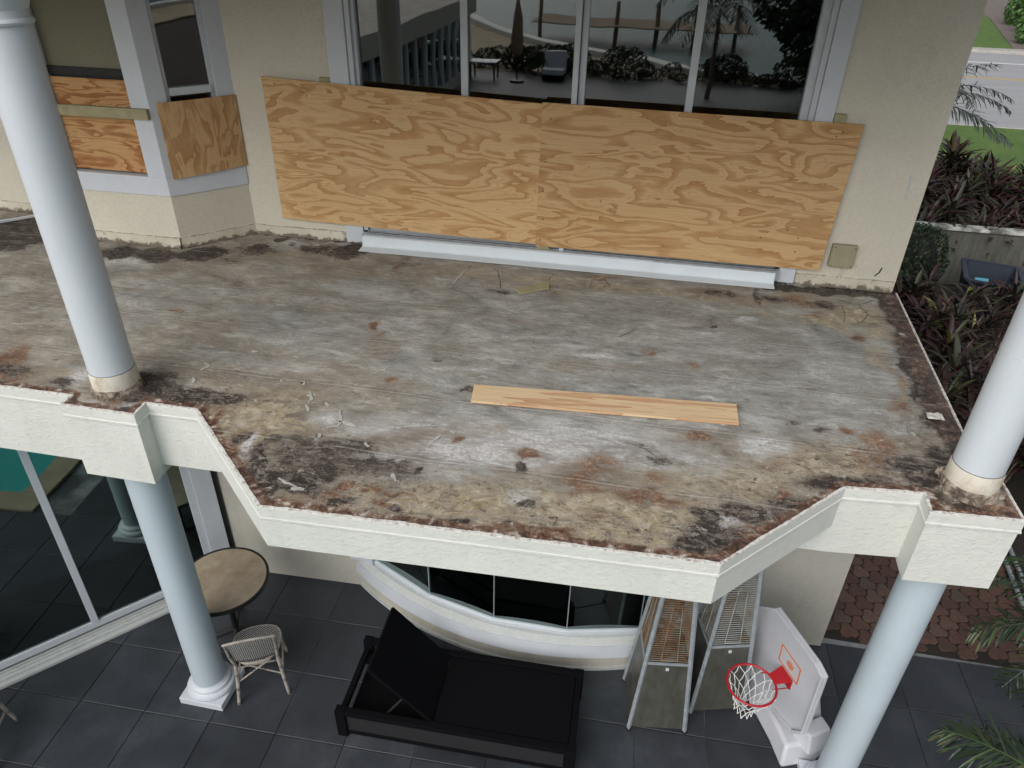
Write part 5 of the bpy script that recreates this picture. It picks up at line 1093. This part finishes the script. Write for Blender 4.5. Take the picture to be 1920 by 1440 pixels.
# ================================================================== GARDEN
def blade(mb, base, dirv, L, w, droop, seg=4, fold=.25, curl=0):
    d = Vector(dirv).normalized(); side = d.cross(Vector((0, 0, 1)))
    if side.length < .05: side = Vector((1, 0, 0))
    side.normalize(); p = Vector(base); v = []; f = []; st = L/seg
    for i in range(seg+1):
        s = i/seg; ww = w*(.35+1.3*s)*(1-s)**.65*1.25 if s < 1 else 0
        if i == seg: v.append(p.copy())
        else: v += [p-side*ww/2, p+Vector((0, 0, -fold*ww)), p+side*ww/2]
        d = (d+Vector((0, 0, -droop/seg))).normalized(); p = p+d*st
    for i in range(seg-1):
        a_ = i*3; f += [(a_, a_+1, a_+4, a_+3), (a_+1, a_+2, a_+5, a_+4)]
    a_ = (seg-1)*3; f += [(a_, a_+1, a_+3), (a_+1, a_+2, a_+3)]
    mb.add(v, f)
def rosette_mesh(seed, nheads=3, L=.42, w=.085, H=.8):
    rr = random.Random(seed); mb = MB(); st = MB()
    for h_ in range(nheads):
        a0 = rr.uniform(0, 6.28); top = Vector((math.cos(a0)*.22*(h_ > 0), math.sin(a0)*.22*(h_ > 0), H*rr.uniform(.6, 1)))
        st.tube([(top.x*.3, top.y*.3, 0), (top.x*.6, top.y*.6, top.z*.5), tuple(top)], [.02, .016, .012], 5)
        for i in range(26):
            a_ = i*2.4+rr.uniform(-.2, .2); el = .15+1.15*(i/26)+rr.uniform(-.15, .15)
            blade(mb, top-Vector((0, 0, .16*(1-i/26))), (math.cos(a_)*math.cos(el), math.sin(a_)*math.cos(el), math.sin(el)), L*rr.uniform(.75, 1.1), w*rr.uniform(.8, 1.15), rr.uniform(.7, 1.4))
    return mb, st
proto = []
for s_ in range(5):
    mb, st = rosette_mesh(s_+20, 3+(s_ % 2), .40+.03*s_, .08, .75+.08*s_)
    r = empty('ti_plant', (0, 0, 0)); mb.build('leaves', 'red_leaf', r, world=False); st.build('stem', 'trunk', r, world=False); proto.append(r)
used = [False]*5
rr = random.Random(9)
spots = []
for y_ in np.arange(8.75, 13.2, .60):
    for x_ in np.arange(8.3+(y_-8)*.33, 13.2+(y_-8)*.55, .66): spots.append((x_+rr.uniform(-.2, .2), y_+rr.uniform(-.2, .2), 'bed'))
for y_ in np.arange(2.4, 7.0, .7):
    for x_ in np.arange(6.9+(y_-2)*.12, 9.0, .66): spots.append((x_+rr.uniform(-.2, .2), y_+rr.uniform(-.2, .2), 'side'))
spots += [(8.3, .6, 'side'), (8.5, 1.3, 'side'), (8.0, 1.8, 'side'), (7.4, 1.9, 'side'), (9, 2, 'side'), (8.75, 5.75, 'side'), (9.3, 5.7, 'side'), (9.85, 5.9, 'side')]
for (x_, y_, wh) in spots:
    if wh == 'side' and (x_-8.9)**2+(y_-6.6)**2 < .7: continue
    k_ = rr.randrange(5)
    if used[k_]: o = copy_tree(proto[k_])
    else: o = proto[k_]; used[k_] = True
    o.location = (x_, y_, FLOOR-.07); o.rotation_euler = (rr.uniform(-.1, .1), rr.uniform(-.1, .1), rr.uniform(0, 6.28)); s_ = rr.uniform(.8, 1.1)*(1.25 if wh == 'bed' else 1); o.scale = (s_, s_, s_)
    tag(o, 'dark red leafed ti plant in the crowded bed behind the garden wall' if wh == 'bed' else 'dark red leafed ti plant in the shade between the balcony and the garden wall', 'plant', 'ti plants behind the garden wall' if wh == 'bed' else 'ti plants between the balcony and the garden wall')
# leafy shrubs
def bush(name, c, rx, ry, rz, n, ls, mat, seed, label, cat, group=None, core=True, copies=None):
    rr = random.Random(seed); mb = MB()
    for i in range(n):
        u = rr.uniform(-1, 1); th = rr.uniform(0, 6.283); rad = (rr.random()**.33)*.25+.75; q_ = math.sqrt(1-u*u)
        bump_ = 1+.18*mnoise.noise(Vector((q_*math.cos(th)*2.2, q_*math.sin(th)*2.2, u*2.2+seed)))
        p = Vector((q_*math.cos(th)*rx, q_*math.sin(th)*ry, u*rz))*rad*bump_
        nn_ = Vector((rr.uniform(-1, 1), rr.uniform(-1, 1), rr.uniform(-.3, 1))).normalized(); t1 = nn_.orthogonal().normalized(); t2 = nn_.cross(t1); s1 = ls*rr.uniform(.6, 1.3)
        mb.add([p-t1*s1*.5, p+t2*s1*.22+nn_*s1*.05, p+t1*s1*.5, p-t2*s1*.22+nn_*s1*.05], [(0, 1, 2, 3)])
    r = empty(name, c); mb.build('foliage', mat, r, world=False)
    st = MB()
    for i in range(5): a_ = rr.uniform(0, 6.28); st.tube([(0, 0, -rz), (math.cos(a_)*rx*.3, math.sin(a_)*ry*.3, -rz*.2), (math.cos(a_)*rx*.6, math.sin(a_)*ry*.6, rz*.5)], [.02, .015, .006], 5)
    if core:
        bmm = bmesh.new(); bmesh.ops.create_icosphere(bmm, subdivisions=2, radius=1); 
        st.add([(v_.co.x*rx*.72, v_.co.y*ry*.72, v_.co.z*rz*.72) for v_ in bmm.verts], [[v_.index for v_ in f_.verts] for f_ in bmm.faces]); bmm.free()  # near-black ball stands in for the shade deep inside the leaves
    st.build('branches', 'dark' if core else 'trunk', r, world=False)
    return tag(r, label, cat, group)
bush('shrub', (8.25, 7.35, FLOOR+.62), .52, .48, .72, 2600, .085, 'green_leaf', 3, 'dark green leafy shrub in front of the grey garden wall', 'shrub')
bush('shrub', (7.9, 6.3, FLOOR+.35), .45, .45, .45, 1500, .085, 'green_leaf', 13, 'low dark shrub at the foot of the larger one by the garden wall', 'shrub')
# garden wall
gw = empty('garden_wall', (10.5, 8.3, FLOOR), world=True); tag(gw, 'low grey rendered garden wall with a white capping behind the bin', 'wall')
t = NT('stained grey render'); a = t.noise(t.geo((5, 5, .6)), 2, 6, .65); b_ = t.noise(t.geo(), 20, 4, .6); t.fin(t.mix(t.ramp(b_, [(.4, .3), (.6, 0)]), t.ramp(a, [(.3, (.06, .06, .052)), (.7, (.14, .14, .12))]), (.06, .06, .05)), .9, t.bump(b_, .3, .01)); M['render'] = t.m
MB().box(5.6, 16, 8.24, 8.42, FLOOR-.1, -2.14).build('wall', 'render', gw); 
t = NT('worn white cap'); a = t.noise(t.geo(), 3.5, 6, .7); t.fin(t.ramp(a, [(.38, (.12, .12, .10)), (.5, (.42, .42, .39)), (.6, (.6, .6, .57))]), .85); M['cap'] = t.m
MB().box(5.59, 16.02, 8.2, 8.46, -2.139, -2.09).build('capping', 'cap', gw, bevel=.006)
# bin
bn = empty('storage_bin', (9.42, 6.95, FLOOR)); bn.rotation_euler = (0, 0, R(-14)); tag(bn, 'open blue grey plastic bin against the garden wall', 'bin')
def rrect(hx_, hy_, r_=.08, n=4):
    o_ = []
    for sx, sy, a0 in ((1, 1, 0), (-1, 1, 90), (-1, -1, 180), (1, -1, 270)):
        for i in range(n+1): a_ = R(a0+90*i/n); o_.append((sx*(hx_-r_)+r_*math.cos(a_), sy*(hy_-r_)+r_*math.sin(a_)))
    return o_
def shell(layers):
    mb = MB(); n = len(layers[0][0]); v = []; f = []
    for l_, z_ in layers: v += [(x_, y_, z_) for x_, y_ in l_]
    for k_ in range(len(layers)-1):
        for i in range(n): f.append((k_*n+i, k_*n+(i+1) % n, (k_+1)*n+(i+1) % n, (k_+1)*n+i))
    f.append(tuple(range((len(layers)-1)*n, len(layers)*n))); return mb.add(v, f)
shell([(rrect(.36, .42), 0), (rrect(.44, .50), .70)]+[(rrect(.405, .465), .699), (rrect(.34, .40), .25)]).build('tub', 'binblue', bn, world=False, bevel=0)
shell([(rrect(.445, .505), .66), (rrect(.48, .54), .67), (rrect(.48, .54), .705), (rrect(.44, .50), .715), (rrect(.405, .465), .70), (rrect(.404, .464), .62)][:6]).f.pop() if False else None
mb = MB(); L_ = [(rrect(.445, .505), .66), (rrect(.48, .54), .67), (rrect(.48, .54), .70), (rrect(.44, .50), .712), (rrect(.403, .463), .70), (rrect(.402, .462), .66)]; n = len(L_[0][0])
mb.add([(x_, y_, z_) for l_, z_ in L_ for x_, y_ in l_], [(k_*n+i, k_*n+(i+1) % n, (k_+1)*n+(i+1) % n, (k_+1)*n+i) for k_ in range(len(L_)-1) for i in range(n)]).build('rim', 'binblue', bn, world=False, smooth=True)
bxo = MB().box(-.20, .12, -.10, .13, 0, .22).build('carton', plain('carton grey', (.25, .27, .28), .7), world=False, bevel=.004); bxo.location = (9.33, 7.0, FLOOR+.26); bxo.rotation_euler = (R(8), R(-6), R(10)); tag(bxo, 'grey carton lying inside the open bin', 'carton')
bxo = MB().box(-.15, .06, -.05, .09, 0, .02).build('packet', plain('packet cyan', (.10, .38, .50), .4), world=False); bxo.location = (9.36, 7.02, FLOOR+.5); bxo.rotation_euler = (R(8), R(-6), R(-20)); tag(bxo, 'light blue packet on top of the carton in the bin', 'packet')
# rails at the right
rl = MB().tube([(7.72, .75, FLOOR+.02), (7.60, -.35, FLOOR+.06), (7.7, -1.4, FLOOR+.04)], .022, 8).build('pipe', 'galv'); tag(rl, 'outer of two pale pipes lying along the right edge of the pavers', 'pipe', 'pale pipes beside the pavers')
rl = MB().tube([(7.62, .78, FLOOR+.02), (7.50, -.35, FLOOR+.06), (7.6, -1.4, FLOOR+.04)], .022, 8).build('pipe', 'galv'); tag(rl, 'inner of two pale pipes lying along the right edge of the pavers', 'pipe', 'pale pipes beside the pavers')
# palm fronds
def frond(mb, base, d0, L, nl, ll, droop, lw=.03, up=(0, 0, 1), sag=.7, rr=random):
    d = Vector(d0).normalized(); p = Vector(base); pts = [p.copy()]; dirs = [d.copy()]; K = 14
    for i in range(K): d = (d+Vector((0, 0, -droop/K))).normalized(); p = p+d*L/K; pts.append(p.copy()); dirs.append(d.copy())
    mb.tube(pts, [max(.003, .013*(1-i/K)) for i in range(K+1)], 5)
    for i in range(nl):
        s = .12+.88*i/nl; k_ = min(K-1, int(s*K)); fr_ = s*K-k_; q_ = pts[k_].lerp(pts[k_+1], fr_); dv_ = dirs[k_]
        sd = dv_.cross(Vector((0, 0, 1))).normalized()
        if rr.random() < .08: continue
        l_ = ll*(math.sin(math.pi*min(1, .18+.8*s))**.6)*rr.uniform(.85, 1.1)
        for sg in (-1, 1):
            blade(mb, q_, sd*sg*rr.uniform(.7, 1)+dv_*rr.uniform(.45, .9)+Vector((0, 0, rr.uniform(-.15, .35))), l_*rr.uniform(.8, 1.1), lw*rr.uniform(.7, 1.2), sag*rr.uniform(.4, 2.0), seg=4, fold=.2)
def palm(loc, nf, L, ll, H, seed, mat, label, az0=0, az1=6.28, elr=(.2, 1.0), lw=.03, droop=1.2, nl=26, group=None):
    rr = random.Random(seed); r = empty('palm', loc)
    mb = MB(); mb.tube([(0, 0, 0), (.03, .02, H*.5), (0, 0, H-.05)], [.11, .08, .045] if H > 1.5 else [.07, .05, .03], 10); mb.build('trunk', 'trunk', r, world=False)
    for i in range(nf):
        a_ = az0+(az1-az0)*(i+.5)/nf+rr.uniform(-.12, .12); el = rr.uniform(*elr); m_ = MB()
        frond(m_, (0, 0, H), (math.cos(a_)*math.cos(el), math.sin(a_)*math.cos(el), math.sin(el)), L*rr.uniform(.85, 1.1), nl, ll, droop*rr.uniform(.8, 1.2), lw, rr=rr)
        m_.build('frond', mat, r, world=False)
    return tag(r, label, 'palm', group)
palm((7.18, -1.60, FLOOR), 7, .95, .32, 1.15, 5, 'palm_leaf', 'green palm whose fronds reach in at the lower right beside the pavers', R(95), R(265), (.0, .7), .026, 1.1, 22)
palm((6.40, -3.20, FLOOR), 8, .95, .34, 1.2, 8, 'palm_leaf', 'green palm whose fronds fill the bottom right corner', R(60), R(230), (.1, .8), .026, 1.1, 22)
palm((8.2, 10.6, FLOOR), 15, 2.2, .5, 2.7, 15, 'far_palm', 'dark feathery palm behind the house corner above the red plants', R(-40), R(140), (.35, 1.0), .035, 1.25, 34)
palm((5.2, -24.5, FLOOR), 18, 2.6, .7, 3.2, 25, 'far_palm', 'dark palm beside the terrace seen reflected in the big window', 0, 6.28, (.0, 1.1), .06, 1.6, 26)

# hedge balls across the road
k_ = 0
for (x_, y_, r_) in [(29.0, 57.5, 2.1), (30.6, 60.8, 2.0), (27.9, 52.6, 1.9), (26.9, 49.2, 1.8), (25.6, 46.6, 1.7), (31.5, 54, 1.9), (30, 50.3, 1.9), (28.6, 47, 1.8), (33, 65, 2.4), (35, 60, 2.2), (34.6, 70, 2.4), (27.7, 45.2, 1.5), (31, 46.5, 1.8)]:
    bush('hedge_shrub', (x_, y_, FLOOR+r_*.5), r_, r_*.95, r_*.72, 1500, .34, 'hedge_leaf', 40+k_, 'rounded clipped shrub in the bed across the road', 'shrub', 'clipped shrubs across the road'); k_ += 1
# trees/planting behind the camera, seen only as reflections
bush('shade_tree', (10.5, -25.0, FLOOR+4.2), 4.0, 3.2, 3.6, 6000, .42, 'green_leaf', 61, 'dense dark tree behind the terrace seen reflected in the right window pane', 'tree')
def upplant(x_, y_, s_, seed, label):
    bush('shrub', (x_, y_, FLOOR+.45*s_), .75*s_, .5*s_, .55*s_*(.6+.9*((seed*37)%10)/10), 700, .16*s_, 'green_leaf', seed, label, 'shrub', 'low planting along the seawall', core=False)
for i in range(40):
    x_ = -7.5+i*.52+rr.uniform(-.3, .3); upplant(x_, -27.4-rr.uniform(0, 1.6)-(1.0 if x_ < -3 else 0), rr.uniform(.4, 1.25), 70+i, 'low shrub in the planting strip along the seawall, seen reflected in the big window')
um = empty('patio_umbrella', (-2.5, -25.6, FLOOR)); tag(um, 'closed tan patio umbrella seen reflected in the big window', 'umbrella')
MB().tube([(0, 0, 0), (0, 0, 3.2)], .03, 8).build('pole', 'darkmetal', um, world=False)
MB().lathe([(.3, 0), (.3, .08), (.05, .1)], (0, 0, 0), 20).build('base', 'darkmetal', um, world=False)
MB().lathe([(.10, 1.0), (.24, 1.15), (.27, 1.6), (.20, 2.4), (.08, 3.0), (.02, 3.15)], (0, 0, 0), 14).build('canopy', plain('tan canvas', (.30, .21, .14), .9, 0, .2, 3), um, world=False)
for nm_, x_, y_, lab in (('side_table', -4.0, -26.0, 'white topped patio table seen reflected in the big window'),):
    r = empty('side_table', (x_, y_, FLOOR)); tag(r, lab, 'table')
    MB().box(-.6, .6, -.5, .5, .7, .74).build('tabletop', 'white', r, world=False, bevel=.01)
    for sx in (-.5, .5):
        for sy in (-.4, .4): MB().box(sx-.03, sx+.03, sy-.03, sy+.03, 0, .7).build('leg', 'darkmetal', r, world=False)
r = empty('armchair', (-1.1, -26.6, FLOOR)); tag(r, 'white cushioned armchair seen reflected in the big window', 'armchair')
MB().box(-.45, .45, -.45, .45, .25, .5).build('seat', 'white', r, world=False, bevel=.05); MB().box(-.45, .45, -.5, -.3, .45, 1.1).build('backrest', 'white', r, world=False, bevel=.06)
MB().box(-.45, .45, -.45, .45, .05, .249).build('frame', 'black', r, world=False)
print('tris', sum(len(o.data.polygons) for o in bpy.data.objects if o.type == 'MESH'))
